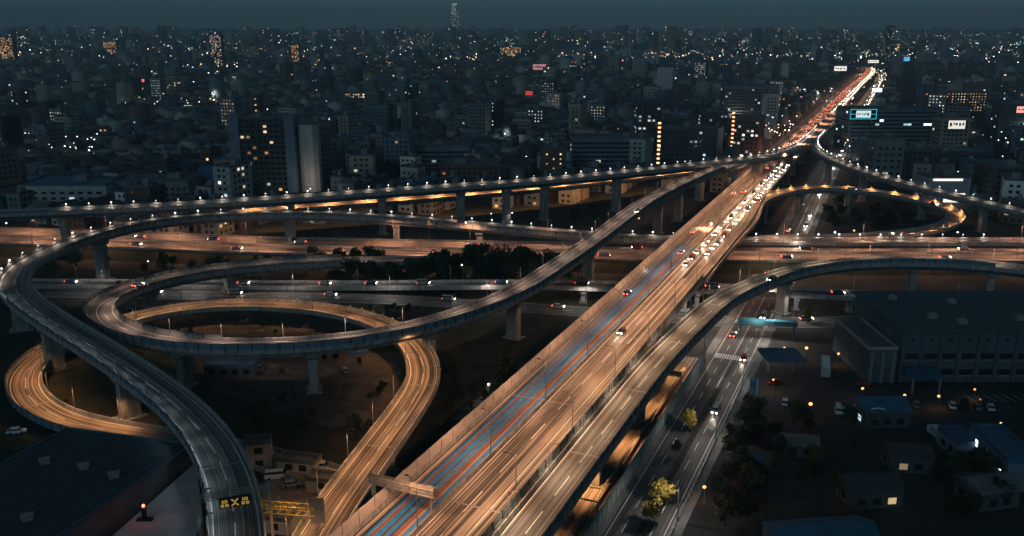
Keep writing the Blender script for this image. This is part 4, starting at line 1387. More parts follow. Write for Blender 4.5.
rect(440, 500, 186, 165, 20, 'low brown block with an orange lamp behind the high viaduct', wall='brown', lit=0.04, tone=('orange',))
rect(541, 566, 176, 148, 13, 'small apartment block with orange-lit stair landings behind the high viaduct', wall='brown', lit=0.10, tone=('orange', 'warm'), style='corridor', level=2.6, bay=4.5)
rect(572, 652, 168, 138, 22, 'wide dark office with a few bright white windows behind the high viaduct', wall='blue-grey', lit=0.06, tone=('cool', 'white'), level=2.0, style='strip')
st_b, cst, wst, hst, dst = rect(655, 716, 166, 128, 16, 'dark apartment block with a vertical string of orange stair lights', wall='dark', lit=0.06, tone=('cool', 'warm'))
for f in range(10):
    ob('stair_light', glow_mesh('stair_light', [face_quad(wst, dst, 'f', -wst / 2 + 2.0, f * 3.1 + 1.6, 2.0, 1.3, 0.1)], [[3.0, 1.4, 0.55]]), st_b, (0, 0, 0), local=True)
sb2, cs2, ws2, hs2, ds2 = rect(729, 759, 158, 117, 14, 'narrow apartment block with orange stair lights beside the expressway', wall='brown', lit=0.22, tone=('white', 'cool', 'pink'), level=1.4, rz=GR_)
for f in range(11):
    ob('stair_light', glow_mesh('stair_light', [face_quad(ws2, ds2, 'f', -ws2 / 2 + 1.6, f * 3.1 + 1.6, 1.8, 1.2, 0.1)], [[3.0, 1.25, 0.5]]), sb2, (0, 0, 0), local=True)
rect(722, 776, 127, 86, 14, 'long grey slab of flats with pale floor bands left of the expressway', wall='grey', lit=0.10, balcony=True, tone=('cool', 'white'), level=0.9)
rect(700, 727, 140, 112, 14, 'dark block of flats standing left of the long grey slab', wall='dark', lit=0.15, tone=('cool', 'white'), level=1.0)
rect(763, 777, 130, 94, 10, 'tall pale end block beside the expressway left side', wall='pale', lit=0.05)
rect(779, 791, 122, 96, 10, 'slim dark red tower beside the expressway', wall='brown', lit=0.2, tone=('pink', 'white'))
# lit apartment towers far off
for (u0, u1, vb, vt, lv_, tn_, lab) in ((1, 16, 64, 37, 2.2, ('warm', 'orange'), 'far orange-lit apartment tower at the left edge below the skyline'), (104, 118, 56, 41, 2.2, ('orange', 'warm'), 'far orange-lit apartment slab in the left skyline'), (211, 224, 70, 35, 1.4, ('white', 'pink', 'warm'), 'tall far tower with pale lit windows in the left skyline'), (253, 260, 118, 95, 1.6, ('orange', 'warm'), 'dark tower with a lit orange column behind the apartment slab'), (292, 300, 66, 44, 1.5, ('orange', 'warm'), 'slim far tower with orange windows left of the centre'), (500, 521, 60, 47, 2.2, ('warm', 'orange'), 'far golden-lit apartment slab below the centre skyline'), (415, 430, 50, 33, 0.8, ('cool',), 'dark far tower right of the tallest skyscraper'), (884, 892, 62, 26, 0.9, ('white', 'cool'), 'tall dark tower right of the far expressway'), (636, 660, 150, 100, 0.9, ('cool', 'white'), 'pale office slab left of the stair-lit block')):
    rect(u0, u1, vb, vt, 16, lab, wall='dark', lit=0.6 if lv_ > 1 else 0.25, tone=tn_, level=lv_, bay=3.6)
# right of the avenue
rect(872, 901, 182, 139, 16, 'square grey office with rows of dark windows behind the descending ramp', wall='grey', lit=0.03, bay=4.2, floor=3.9)
ob1, co1, wo1, ho1, do1 = rect(846, 935, 150, 110, 30, 'big dark teal office complex beside the avenue carrying the lit billboard', wall='blue-grey', lit=0.04, tone=('cool',), level=2.5, style='strip')
rect(902, 932, 180, 150, 16, 'dark grey annex beside the square grey office', wall='dark', lit=0.03)
rect(938, 966, 158, 118, 16, 'tall beige shop building with bright white sign faces at its top', wall='beige', lit=0.05, tone=('white',))
rect(948, 986, 112, 92, 12, 'apartment slab with a regular grid of warm lit corridor lights at upper right', wall='brown', style='corridor', tone=('warm', 'white', 'orange'), level=1.5, bay=3.4)
rect(988, 1030, 208, 168, 20, 'dark block at the right edge above the descending ramp', wall='dark', lit=0.05, tone=('cool',))
shop, csh, wsh, hsh, dsh = rect(926, 968, 204, 178, 16, 'low shop with glowing white front behind the descending ramp', wall='pale', lit=0.0, style='blank')
ob('shop_front', glow_mesh('shop_front', [face_quad(wsh, dsh, 'f', wsh * 0.15, 1.0, wsh * 0.5, 5.0, 0.08)], [[1.5, 1.35, 1.1]]), shop, (0, 0, 0), local=True)
ob('sign_panel', glow_mesh('sign_panel', [face_quad(wsh, dsh, 'f', -wsh * 0.05, hsh - 1.6, wsh * 0.7, 1.2, 0.1)], [[1.5, 1.4, 1.3]]), shop, (0, 0, 0), local=True)
shop2, csh2, wsh2, hsh2, dsh2 = rect(970, 990, 203, 186, 12, 'low shop with teal glowing front right of the white one', wall='blue-grey', style='blank')
ob('shop_front', glow_mesh('shop_front', [face_quad(wsh2, dsh2, 'f', 0, 1.0, wsh2 * 0.8, 4.5, 0.08)], [[0.05, 0.55, 0.65]]), shop2, (0, 0, 0), local=True)
rect(934, 992, 168, 152, 20, 'low block with a blue roof edge behind the shops', wall='dark', roof='blue', lit=0.03)
rect(996, 1030, 140, 104, 14, 'tall dark block under the pink sign at the right edge', wall='dark', lit=0.08, tone=('cool', 'white'))
# billboards and glowing signs


def billboard(u0, u1, v0, v1, dist_v, label, col, level, frame=None):
    f = P((u0 + u1) / 2, dist_v, 0)
    zc = f.y * math.cos(PITCH) + CAM_H * math.sin(PITCH)
    w = (u1 - u0) * zc / FPX

    def hz(v):
        y = -(v - 268) / FPX
        return CAM_H + (-math.sin(PITCH) + y * math.cos(PITCH)) * f.y / (math.cos(PITCH) + y * math.sin(PITCH))
    z0, z1 = hz(v1), hz(v0)
    t = root('billboard', label, 'billboard', (f.x, f.y - 1.0, z0))
    mb = MB()
    for k in (-0.35, 0.35):
        mb.box(k * w - 0.2, k * w + 0.2, 0.2, 0.6, -3.0 if z0 > 6 else -z0, 0.0)
    ob('support', mb.mesh('support', galv), t, (0, 0, 0), local=True)
    ob('panel', MB().box(-w / 2, w / 2, -0.2, 0.2, 0, z1 - z0).mesh('panel', sign_black), t, (0, 0, 0), local=True)
    i = 0.22 if frame else 0.06
    fw, fh = w * (1 - 2 * i), (z1 - z0) * (1 - 1.4 * i)
    ob('lit_face', glow_mesh('lit_face', [[(-fw / 2, -0.23, (z1 - z0) * i * 0.7), (fw / 2, -0.23, (z1 - z0) * i * 0.7), (fw / 2, -0.23, (z1 - z0) * i * 0.7 + fh), (-fw / 2, -0.23, (z1 - z0) * i * 0.7 + fh)]], [[c * level for c in col]]), t, (0, 0, 0), local=True)
    r3 = random.Random(int(u0))
    lt = MB()
    xx = -fw * 0.42
    while xx < fw * 0.36:
        bw_ = fw * (0.05 + 0.08 * r3.random())
        lt.box(xx, xx + bw_, -0.27, -0.235, (z1 - z0) * i * 0.7 + fh * (0.25 + 0.2 * r3.random()), (z1 - z0) * i * 0.7 + fh * (0.6 + 0.2 * r3.random()))
        xx += bw_ * 1.7
    tag(ob('printed_marks', lt.mesh('printed_marks', sign_black), t, (0, 0, 0), local=True), kind='stuff')
    if frame:
        mb = MB()
        H2 = z1 - z0
        mb.box(-w / 2, w / 2, -0.3, -0.21, 0, 0.5).box(-w / 2, w / 2, -0.3, -0.21, H2 - 0.5, H2).box(-w / 2, -w / 2 + 0.5, -0.3, -0.21, 0.5, H2 - 0.5).box(w / 2 - 0.5, w / 2, -0.3, -0.21, 0.5, H2 - 0.5)
        mb.box(-w / 2 + 0.5, -fw / 2 - 0.1, -0.3, -0.21, H2 / 2 - 0.2, H2 / 2 + 0.2).box(fw / 2 + 0.1, w / 2 - 0.5, -0.3, -0.21, H2 / 2 - 0.2, H2 / 2 + 0.2)
        ob('lit_frame', mb.mesh('lit_frame', lamp_mat('teal_neon', frame, 1.0)), t, (0, 0, 0), local=True)
    return t


billboard(846, 872, 109, 119, 152, 'rectangular sign with teal neon frame and white centre on the dark office', (0.8, 1.0, 1.0), 0.9, frame=(0.05, 0.55, 0.70))
billboard(942, 961, 120, 129, 160, 'bright white sign face on the beige shop building', (1.0, 0.95, 0.85), 0.95)
billboard(1010, 1030, 106, 113, 142, 'pink glowing sign at the right edge', (1.0, 0.42, 0.36), 1.2)
billboard(868, 879, 88, 92, 120, 'small bright white roof sign above the teal sign', (0.8, 0.95, 1.0), 2.6)
billboard(900, 908, 57, 61, 75, 'small bright blue sign far right of the distant expressway', (0.15, 0.6, 1.0), 1.3)
billboard(832, 846, 66, 71, 82, 'white glowing sign at the far bend of the expressway', (1.0, 0.95, 0.85), 1.3)
billboard(866, 878, 60, 63, 72, 'thin white sign right of the far expressway bend', (1.0, 0.95, 0.9), 1.3)
billboard(184, 200, 105, 107, 112, 'dim green sign in the far left quarter', (0.5, 0.8, 0.4), 0.9)
billboard(137, 146, 79, 82, 90, 'small red glowing sign in the far left quarter', (1.0, 0.2, 0.22), 1.3)
billboard(525, 533, 91, 95, 105, 'red glowing sign in the middle of the dark city', (1.0, 0.10, 0.07), 0.8)
billboard(532, 547, 64, 70, 78, 'pink and white lit sign added in the middle distance', (1.0, 0.42, 0.48), 0.6)  # glowing board added in place of a building's pink lit windows

# near buildings
# long hall at right: two-storey with recessed windows in rows
hp = P(899, 383, 0); hr = 0.06
hallw, halld, hallh = 84.0, 35.0, 15.0
hc = Vector((hp.x + hallw / 2, hp.y + halld / 2 + 1.0, 0))
hall = root('hall', 'long dark two-storey hall with a wide flat roof and rows of windows', 'hall', hc)
HERO.append((hc.x, hc.y, 45))
mb = MB().box(-hallw / 2, hallw / 2, -halld / 2, halld / 2, 0, hallh)
hall_m = mat('hall_wall', (0.085, 0.11, 0.135), 0.85, var=0.3, scale=0.2, stretch=(1, 1, 0.3))
ob('wall', mb.mesh('wall', hall_m), hall, (0, 0, 0), local=True)
mb = MB().box(-hallw / 2 - 1.2, hallw / 2 + 1, -halld / 2 - 1.6, halld / 2 + 1, hallh + 0.003, hallh + 0.5).box(-hallw / 2 - 1.2, hallw / 2 + 1, -halld / 2 - 1.6, -halld / 2 - 1.2, hallh + 0.503, hallh + 1.1)
ob('roof', mb.mesh('roof', mat('hall_roof', (0.07, 0.09, 0.11), 0.8, var=0.35, scale=0.15)), hall, (0, 0, 0), local=True)
pil = MB().box(-0.5, 0.5, -0.55, -0.002, 0, hallh - 0.2).mesh('pilaster', hall_m)
wpm = MB().box(-1.85, 1.85, -0.10, -0.003, 0, 1.7).mesh('window', glass_dark)
sill = MB().box(-1.9, 1.9, -0.3, -0.003, -0.35, -0.02).mesh('sill', WALLS['grey'])
for k in range(16):
    x = -hallw / 2 + 3 + k * 5.2
    ob('pilaster', pil, hall, (x - 2.6, -halld / 2, 0), local=True)
    for z in (2.0, 6.6, 11.4):
        if z > 9:
            if k < 16:
                ob('window', MB().box(-0.5, 0.5, -0.1, -0.003, 0, 0.8).mesh('window', glass_dark) if k == 0 else hi_win, hall, (x - 0.2, -halld / 2, z + 0.4), local=True)
                if k == 0:
                    hi_win = bpy.data.objects[hall.children[-1].name].data
        else:
            wv = ob('window', wpm, hall, (x, -halld / 2, z), local=True)
            ob('sill', sill, wv, (0, 0, 0), local=True)
# wing with a pale parapet line
wg = P(874, 384, 0)
wing = root('wing_building', 'narrow three-storey wing with a pale parapet line at the left end of the long hall', 'building', (wg.x + 2.0, wg.y + 14, 0))
HERO.append((wg.x + 2, wg.y + 14, 16))
ob('wall', MB().box(-4.0, 4.0, -13, 13, 0, 9.5).mesh('wall', hall_m), wing, (0, 0, 0), local=True)
ob('roof', MB().box(-3.7, 3.7, -12.7, 12.7, 9.503, 9.6).mesh('roof', ROOFS['grey']), wing, (0, 0, 0), local=True)
ob('parapet', MB().box(-4.1, -3.7, -13, 13, 9.503, 10.4).box(3.7, 4.1, -13, 13, 9.503, 10.4).box(-3.7, 3.7, -13, -12.7, 9.605, 10.4).mesh('parapet', WALLS['beige']), wing, (0, 0, 0), local=True)
for k in range(3):
    ob('pier', MB().box(-0.4, 0.4, -0.4, -0.003, 0, 9.0).mesh('pier', WALLS['grey']), wing, (-3 + 3 * k, -13, 0), local=True)
porch = P(914, 384, 0)
pt = root('porch', 'flat blue entrance canopy on two posts in front of the long hall', 'canopy', (porch.x, porch.y - 3, 0))
ob('canopy_roof', MB().box(-4.5, 4.5, -4.5, 4.0, 4.6, 5.0).mesh('canopy_roof', ROOFS['blue']), pt, (0, 0, 0), local=True)
for s in (-1, 1):
    ob('post', MB().box(-0.25, 0.25, -0.25, 0.25, 0, 4.6).mesh('post', WALLS['grey']), pt, (s * 3.6, -3.8, 0), local=True)
# big warehouse in the bottom left corner
zr = 10.0
c1, c2, c3 = P(66, 430, zr), P(190, 446, zr), P(20, 562, zr)
wdir = (c3 - c2).normalized()
far_ = c1 + wdir * 80
cc = (c1 + c2 + far_ + c2 + wdir * 80) / 4
wh = root('warehouse', 'huge warehouse with a dark flat roof filling the bottom left corner', 'warehouse', (cc.x, cc.y, 0))
poly = [c1, c2, c2 + wdir * 80, far_]
if (poly[1] - poly[0]).cross(poly[2] - poly[1]).z < 0:
    poly = poly[::-1]
ob('wall', MB().prism([(p.x, p.y) for p in poly], 0, zr - 0.4).mesh('wall', WALLS['grey']), wh)
cen = cc
big = [(cen.x + (p.x - cen.x) * 1.012, cen.y + (p.y - cen.y) * 1.012) for p in poly]
ob('roof', MB().prism(big, zr - 0.397, zr).mesh('roof', mat('warehouse_roof', (0.05, 0.07, 0.085), 0.75, var=0.3, scale=0.1)), wh)
edge = [(cen.x + (p.x - cen.x) * 1.02, cen.y + (p.y - cen.y) * 1.02) for p in poly]
mb = MB()
for k in range(4):
    a, b = edge[k], edge[(k + 1) % 4]
    mb.bar((a[0], a[1], zr + 0.1), (b[0], b[1], zr + 0.1), 0.28, 4)
ob('roof_edge', mb.mesh('roof_edge', steel_blue), wh)
# lower annex with the red beacon
a1, a2, a3, a4 = P(196, 462, 7.0), P(203, 520, 7.0), P(150, 640, 7.0), P(40, 600, 7.0)
an = root('annex', 'lower flat pale annex beside the dark warehouse roof', 'annex', ((a1 + a3) / 2 * Vector((1, 1, 0)) if False else ((a1.x + a3.x) / 2, (a1.y + a3.y) / 2, 0)))
pl_ = [(p.x, p.y) for p in (a4, a3, a2, a1)]
ob('wall', MB().prism(pl_, 0, 6.7).mesh('wall', WALLS['grey']), an)
ob('roof', MB().prism(pl_, 6.703, 7.0).mesh('roof', WALLS['pale']), an)
bp = P(145, 520, 7.0)
bcn = root('beacon_mast', 'short dark mast with a red warning light on the annex roof', 'beacon', bp)
ob('mast', MB().box(-0.35, 0.35, -0.35, 0.35, 0, 2.6).box(-1.4, 1.4, -0.5, 0.5, 0.003, 0.35).mesh('mast', sign_black), bcn, (0, 0, 0), local=True)
ob('red_light', MB().ball((0, 0, 2.95), 0.28).mesh('red_light', lamp_mat('red_beacon', (1.0, 0.07, 0.04), 14)), bcn, (0, 0, 0), local=True)
pd_ = bpy.data.lights.new('beacon_light', 'POINT'); pd_.energy = 60; pd_.color = (1, 0.12, 0.06); pd_.shadow_soft_size = 0.25
lo = bpy.data.objects.new('beacon_light', pd_); COL.objects.link(lo); lo.parent = bcn; lo.location = (0, -0.2, 3.4)
# small site hut lit yellow beside the ramp
hut = P(258, 470, 0)
building(hut.x, hut.y + 2, 5.5, 4, 6.0, 0.2, 'small yellow-lit hut beside the bottom-left ramp', wall='beige', lit=0.0, tank=False, floor=3)
# site compound at the bottom left: striped parking and sheds
for k, (u, v, w, d, h, lab) in enumerate(((300, 470, 9, 4, 2.6, 'long pale site cabin between the two ramps'), (325, 488, 7, 4, 2.4, 'short pale site cabin nearest the low loop'), (285, 522, 6, 9, 2.8, 'pale flat-roofed shed under the lattice gantry'))):
    p = P(u, v, 0)
    building(p.x, p.y, w, d, h, -0.2, lab, wall='pale', lit=0.0, tank=False, floor=2.6)
# bottom right: small buildings
hp2 = P(886, 428, 0)
building(hp2.x, hp2.y + 4.5, 11.5, 9, 4.5, 0.05, 'small house with pitched blue roof in the dark yard at right', wall='dark', roof='blue', gable=True, lit=0.03)
crs = P(887, 414, 6.4)
tag(ob('roof_sign', MB().bar((-1.6, 0, 0), (-0.8, 0, 0.35), 0.16, 5).bar((-0.8, 0, 0.35), (0.8, 0, 0.35), 0.18, 5).bar((0.8, 0, 0.35), (1.6, 0, 0), 0.16, 5).mesh('roof_sign', mat('white_enamel', (0.7, 0.72, 0.72), 0.4)), None, (crs.x, hp2.y - 0.7, 5.2)), 'pale crescent sign on the pitched blue roof', 'sign')
p = P(967, 459, 0)
building(p.x, p.y + 4, 6.0, 9, 3.6, 0.08, 'plain shed with flat pale-blue roof beside the dark grounds', wall='blue-grey', roof='blue', lit=0, tank=False)
p = P(1016, 492, 0)
b4 = building(p.x + 1.5, p.y + 9, 7.0, 18, 6.5, -0.05, 'blue shop at the right edge with white lit signs on its side', wall='blue-grey', roof='blue', lit=0, tank=False, style='blank')
for k, y in enumerate((-6, 0, 5)):
    ob('lit_sign', glow_mesh('lit_sign', [face_quad(7.0, 18, 'l', y, 3.5, 1.2, 1.6, 0.06)], [[2.0, 2.2, 2.3]]), b4, (0, 0, 0), local=True)
p = P(812, 545, 0)
building(p.x, p.y - 5, 18, 12, 5.0, 0.12, 'blue-roofed house at the bottom edge right of the avenue', wall='dark', roof='blue', gable=True, lit=0)
for k, (q4, cl_, lab) in enumerate((([(768, 470), (812, 462), (818, 520), (768, 530)], (0.055, 0.050, 0.045), 'bare_lot'), ([(820, 466), (846, 460), (852, 516), (826, 520)], (0.065, 0.045, 0.038), 'clay_court'), ([(760, 392), (880, 384), (1010, 392), (1010, 412), (880, 408), (770, 416)], (0.045, 0.047, 0.05), 'car_park'), ([(925, 452), (1005, 462), (1030, 530), (930, 530)], (0.050, 0.040, 0.032), 'bare_lot'))):
    ps = [P(u, v, 0.004) for u, v in q4][::-1]
    tag(ob(lab, mk(lab, ps, [tuple(range(len(ps)))], mat(lab + '_surface%d' % k, cl_, 0.95, var=0.4, scale=0.2))), kind='structure')
# parking bay lines before the hall
bl = MB().box(-0.08, 0.08, -2.4, 2.4, 0.006, 0.012).mesh('bay_line', paint_white)
bays = root('parking_bays', 'row of white parking bay lines before the long hall', 'parking bays', P(985, 398, 0))
for k in range(9):
    p = P(970, 398, 0) + Vector((k * 2.6, 0, 0))
    ob('bay_line', bl, bays, tuple(p), 0.3)
# fuel canopy and pylon sign by the avenue
p = P(780, 372, 0)
fc = root('fuel_canopy', 'dark flat canopy with orange light beneath beside the avenue', 'canopy', (p.x, p.y, 0))
ob('canopy_roof', MB().box(-5.5, 5.5, -5, 5, 4.8, 5.5).mesh('canopy_roof', ROOFS['blue']), fc, (0, 0, 0), local=True)
for sx in (-1, 1):
    ob('post', MB().box(-0.2, 0.2, -0.2, 0.2, 0, 4.8).mesh('post', galv), fc, (sx * 3.5, 0, 0), local=True)
p = P(752, 408, 0)
py = root('pylon_sign', 'tall blue and white pylon sign at the avenue edge', 'sign', (p.x, p.y, 0))
ob('pylon', MB().box(-1.0, 1.0, -0.3, 0.3, 0, 8.2).mesh('pylon', mat('pylon_blue', (0.16, 0.30, 0.42), 0.4, var=0.1, scale=1)), py, (0, 0, 0), local=True)
ob('white_edge', MB().box(0.7, 1.02, -0.33, -0.303, 0.4, 7.9).mesh('white_edge', mat('white_enamel', (0.7, 0.72, 0.72), 0.4)), py, (0, 0, 0), local=True)
ring = MB()
for k in range(12):
    a, b = k / 12 * 6.283, (k + 1) / 12 * 6.283
    ring.bar((0.45 * math.cos(a) - 0.2, -0.36, 6.6 + 0.45 * math.sin(a)), (0.45 * math.cos(b) - 0.2, -0.36, 6.6 + 0.45 * math.sin(b)), 0.07, 4)
ob('ring_emblem', ring.mesh('ring_emblem', sign_black), py, (0, 0, 0), local=True)
for k, (u, v, w, d, h, rf, lab) in enumerate(((798, 452, 8, 6, 3.2, 'grey', 'small dark shed beside the clay court in the dark yard'), (905, 466, 9, 7, 4.0, 'tile', 'small tiled house in the middle of the dark grounds'), (742, 470, 6, 5, 3.2, 'blue', 'small blue-roofed hut among the bushes by the avenue'), (868, 500, 11, 7, 4.4, 'tile', 'tiled house beside the clay court at the bottom'), (985, 500, 9, 8, 4.2, 'grey', 'low grey house at the bottom right corner'))):
    p = P(u, v, 0)
    building(p.x, p.y, w, d, h, 0.1 * (k - 2), lab, wall='dark', roof=rf, gable=True, lit=0.08, tone=('warm',), level=0.8, floor=2.8)
for k in range(9):
    p = P(866, 404, 0) + Vector((k * 3.1 + (6 if k > 4 else 0), -0.4 * k, 0))
    car((p.x, p.y, 0.012), 1.25, 0, 'car in the row parked before the long hall, %s from the left' % ordn(k), 'row of cars before the long hall', 'van' if k % 4 == 2 else 'car', [0, 1, 2, 3, 1, 0, 2, 1, 0][k], lit=False)
# parked coach with ribbed pale roof
p = P(825, 372, 0)
co = root('coach', 'parked coach with a pale green ribbed roof in the yard', 'coach', (p.x, p.y, 0), R(72))
ob('body', MB().box(-5.2, 5.2, -1.25, 1.25, 0.45, 3.0).box(-5.0, 5.0, -1.15, 1.15, 3.003, 3.15).mesh('body', mat('coach_paint', (0.30, 0.36, 0.36), 0.35, spec=0.5)), co, (0, 0, 0), local=True)
rib = MB().box(-0.38, 0.38, -1.0, 1.0, 3.155, 3.3).mesh('roof_rib', mat('roof_white', (0.62, 0.78, 0.72), 0.5))
for k in range(8):
    ob('roof_rib', rib, co, (-4.4 + k * 1.25, 0, 0), local=True)
for s in (-1, 1):
    ob('windows', MB().box(-4.9, 4.9, s * 1.27 - 0.01, s * 1.27 + 0.01, 1.6, 2.6).mesh('windows', glass_dark), co, (0, 0, 0), local=True)
    for x in (-3.2, 3.2):
        ob('wheel', MB().bar((0, -0.14, 0), (0, 0.14, 0), 0.5, 10).mesh('wheel', tyre), co, (x, s * 1.1, 0.5), local=True)
p = P(941, 443, 0)
tk = root('box_truck', 'small box truck with ribbed pale-blue cargo roof parked in the dark grounds', 'truck', (p.x, p.y + 2.5, 0), R(92))
ob('cargo_box', MB().box(-3.0, 1.2, -1.1, 1.1, 0.9, 3.0).mesh('cargo_box', mat('truck_blue', (0.22, 0.36, 0.42), 0.45, var=0.15, scale=1)), tk, (0, 0, 0), local=True)
for k in range(6):
    ob('roof_rib', MB().box(-0.12, 0.12, -1.05, 1.05, 3.003, 3.08).mesh('roof_rib', MATS['roof_white']) if k == 0 else rbm, tk, (-2.7 + k * 0.7, 0, 0), local=True)
    if k == 0:
        rbm = tk.children[-1].data
ob('cab', MB().box(1.25, 2.9, -1.0, 1.0, 0.6, 2.3).mesh('cab', CARM[0]), tk, (0, 0, 0), local=True)
ob('windscreen', MB().box(2.903, 2.92, -0.85, 0.85, 1.4, 2.15).mesh('windscreen', glass_dark), tk, (0, 0, 0), local=True)
for s in (-1, 1):
    for x in (-1.8, 2.0):
        ob('wheel', MB().bar((0, -0.12, 0), (0, 0.12, 0), 0.42, 10).mesh('wheel', tyre), tk, (x, s * 0.95, 0.42), local=True)
# guard fence with pale posts along the avenue's right kerb
fpth = Path([apt(130, 46.4, 0.13), apt(200, 46.4, 0.13), apt(262, 46.4, 0.13)], 3.0)
p = fpth.p[len(fpth.p) // 2]
fen = root('guard_fence', 'row of pale posts with thin rails along the right kerb of the avenue', 'fence', (p.x, p.y, 0))
fpm = MB().box(-0.11, 0.11, -0.11, 0.11, 0, 0.95).mesh('post', mat('pale_post', (0.62, 0.60, 0.55), 0.5))
for k in range(int(fpth.L / 2.4)):
    q, a, _ = fpth.at(k * 2.4)
    ob('post', fpm, fen, tuple(q), a)
for z in (0.5, 0.8):
    ob('rail', sweep(fpth, [(0.03, z - 0.03), (0.03, z + 0.03), (-0.03, z + 0.03), (-0.03, z - 0.03)], 'rail', metal), fen)
# far skyscraper
tp = Vector((-520, 8400, 0))
sk = root('skyscraper', 'tallest slim skyscraper standing alone on the skyline with a lit top', 'skyscraper', tp)
for (w, z0, z1) in ((95, 0, 120), (74, 120.01, 215), (56, 215.02, 300)):
    ob('tier', MB().box(-w / 2, w / 2, -30, 30, z0, z1).mesh('tier', WALLS['blue-grey']), sk, (0, 0, 0), local=True)
qs, cs = [], []
for (w, z0, z1) in ((95, 60, 118), (74, 122, 213), (56, 217, 296)):
    for z in range(int(z0), int(z1), 8):
        for x in range(int(-w / 2) + 4, int(w / 2) - 3, 8):
            if random.random() < (0.75 if z % 3 == 0 else 0.2):
                qs.append([(x, -30.5, z), (x + 4, -30.5, z), (x + 4, -30.5, z + 4), (x, -30.5, z + 4)]); s_ = 0.6 + random.random() * 1.8
                cs.append([0.9 * s_, 0.95 * s_, s_])
tag(ob('lit_window_panes', glow_mesh('lit_window_panes', qs, cs), sk, (0, 0, 0), local=True), kind='stuff')
ob('roof_light', glow_mesh('roof_light', [[(-24, -31, 288), (24, -31, 288), (24, -31, 298), (-24, -31, 298)]], [[0.9, 1.0, 1.0]]), sk, (0, 0, 0), local=True)

# seams and vents on the two big roofs
seam = mat('roof_seam', (0.08, 0.105, 0.125), 0.7, var=0.2, scale=0.5)
e0, e1, e2, e3 = c1, c2, c2 + wdir * 78, c1 + wdir * 78
for k in range(1, 19):
    f_ = k / 19
    a, b = e0.lerp(e1, f_), e3.lerp(e2, f_)
    ob('roof_seam', MB().bar((a.x, a.y, zr + 0.06), (b.x, b.y, zr + 0.06), 0.09, 4).mesh('roof_seam', seam), wh)
for (fa_, fb2) in ((0.25, 0.18), (0.55, 0.18), (0.82, 0.2), (0.35, 0.4), (0.7, 0.42), (0.15, 0.35)):
    c = e0.lerp(e1, fa_).lerp(e3.lerp(e2, fa_), fb2)
    ob('roof_vent', MB().box(-0.9, 0.9, -0.6, 0.6, 0, 0.9).box(-1.1, 1.1, -0.8, 0.8, 0.903, 1.05).mesh('roof_vent', galv), wh, (c.x, c.y, zr + 0.003), 0.4)
for k in range(1, 15):
    x = -hallw / 2 + k * hallw / 15
    ob('roof_seam', MB().bar((x, -halld / 2 - 1.1, hallh + 0.53), (x, halld / 2 + 0.8, hallh + 0.53), 0.1, 4).mesh('roof_seam', seam), hall, (0, 0, 0), local=True)
for (x, y) in ((-30, -8), (-18, 6), (-6, -10), (8, 4), (-34, 10), (20, -6), (-24, -13)):
    ob('roof_vent', MB().box(-1.2, 1.2, -0.9, 0.9, 0, 1.1).box(-0.5, 0.5, -0.5, 0.5, 1.103, 1.5).mesh('roof_vent', galv), hall, (x, y, hallh + 0.503), local=True)
# worn yards, paths and heaps under the ramps
for k, (q4, cl_, lab) in enumerate((([(190, 352), (300, 356), (400, 352), (425, 380), (400, 415), (330, 428), (215, 392)], (0.060, 0.055, 0.048), 'gravel_yard'), ([(265, 452), (345, 468), (318, 512), (262, 505)], (0.15, 0.13, 0.11), 'site_yard'), ([(150, 318), (230, 322), (330, 318), (370, 326), (250, 336), (160, 332)], (0.055, 0.05, 0.042), 'worn_path'), ([(40, 300), (130, 300), (150, 306), (40, 308)], (0.06, 0.065, 0.04), 'worn_path'), ([(450, 420), (520, 362), (535, 362), (470, 420)], (0.085, 0.08, 0.075), 'worn_path'))):
    ps = [P(u, v, 0.0035) for u, v in q4][::-1]
    tag(ob(lab, mk(lab, ps, [tuple(range(len(ps)))], mat(lab + '_ground%d' % k, cl_, 0.95, var=0.6, scale=0.25, bump=0.4))), kind='structure')
r1 = random.Random(5)
heap_m = mat('earth_heap', (0.10, 0.085, 0.07), 0.95, var=0.5, scale=0.8)
for k, (u, v, s_, lab) in enumerate(((270, 366, 2.2, 'low heap of earth left of the pale pillar under the flyover'), (285, 371, 1.6, 'small heap of earth nearest the pale pillar under the flyover'), (256, 331, 2.0, 'low earth heap inside the orange loop at its middle'), (305, 330, 2.4, 'wide earth heap inside the orange loop at its right'))):
    p = P(u, v, 0)
    V_, F_ = [], []
    for j in range(4):
        for i in range(12):
            rr = s_ * (1 - j / 3.4) * (0.85 + 0.35 * r1.random())
            V_.append((rr * math.cos(i / 12 * 6.283) * 1.5, rr * math.sin(i / 12 * 6.283), s_ * 0.42 * j / 3 * (0.8 + 0.3 * r1.random()) - (0.1 if j == 0 else 0)))
    for j in range(3):
        for i in range(12):
            F_.append((j * 12 + i, j * 12 + (i + 1) % 12, (j + 1) * 12 + (i + 1) % 12, (j + 1) * 12 + i))
    F_.append(tuple(range(36, 48)))
    tag(ob('earth_heap', mk('earth_heap', V_, F_, heap_m), None, tuple(p)), lab, 'earth heap')
p = P(358, 353, 0)
tarp = root('tarpaulin_stack', 'stack of materials under a bright blue tarpaulin below the flyover', 'stack', (p.x, p.y, 0), 0.3)
ob('stack', MB().box(-2.6, 2.6, -1.2, 1.2, 0, 1.1).mesh('stack', concrete_dark), tarp, (0, 0, 0), local=True)
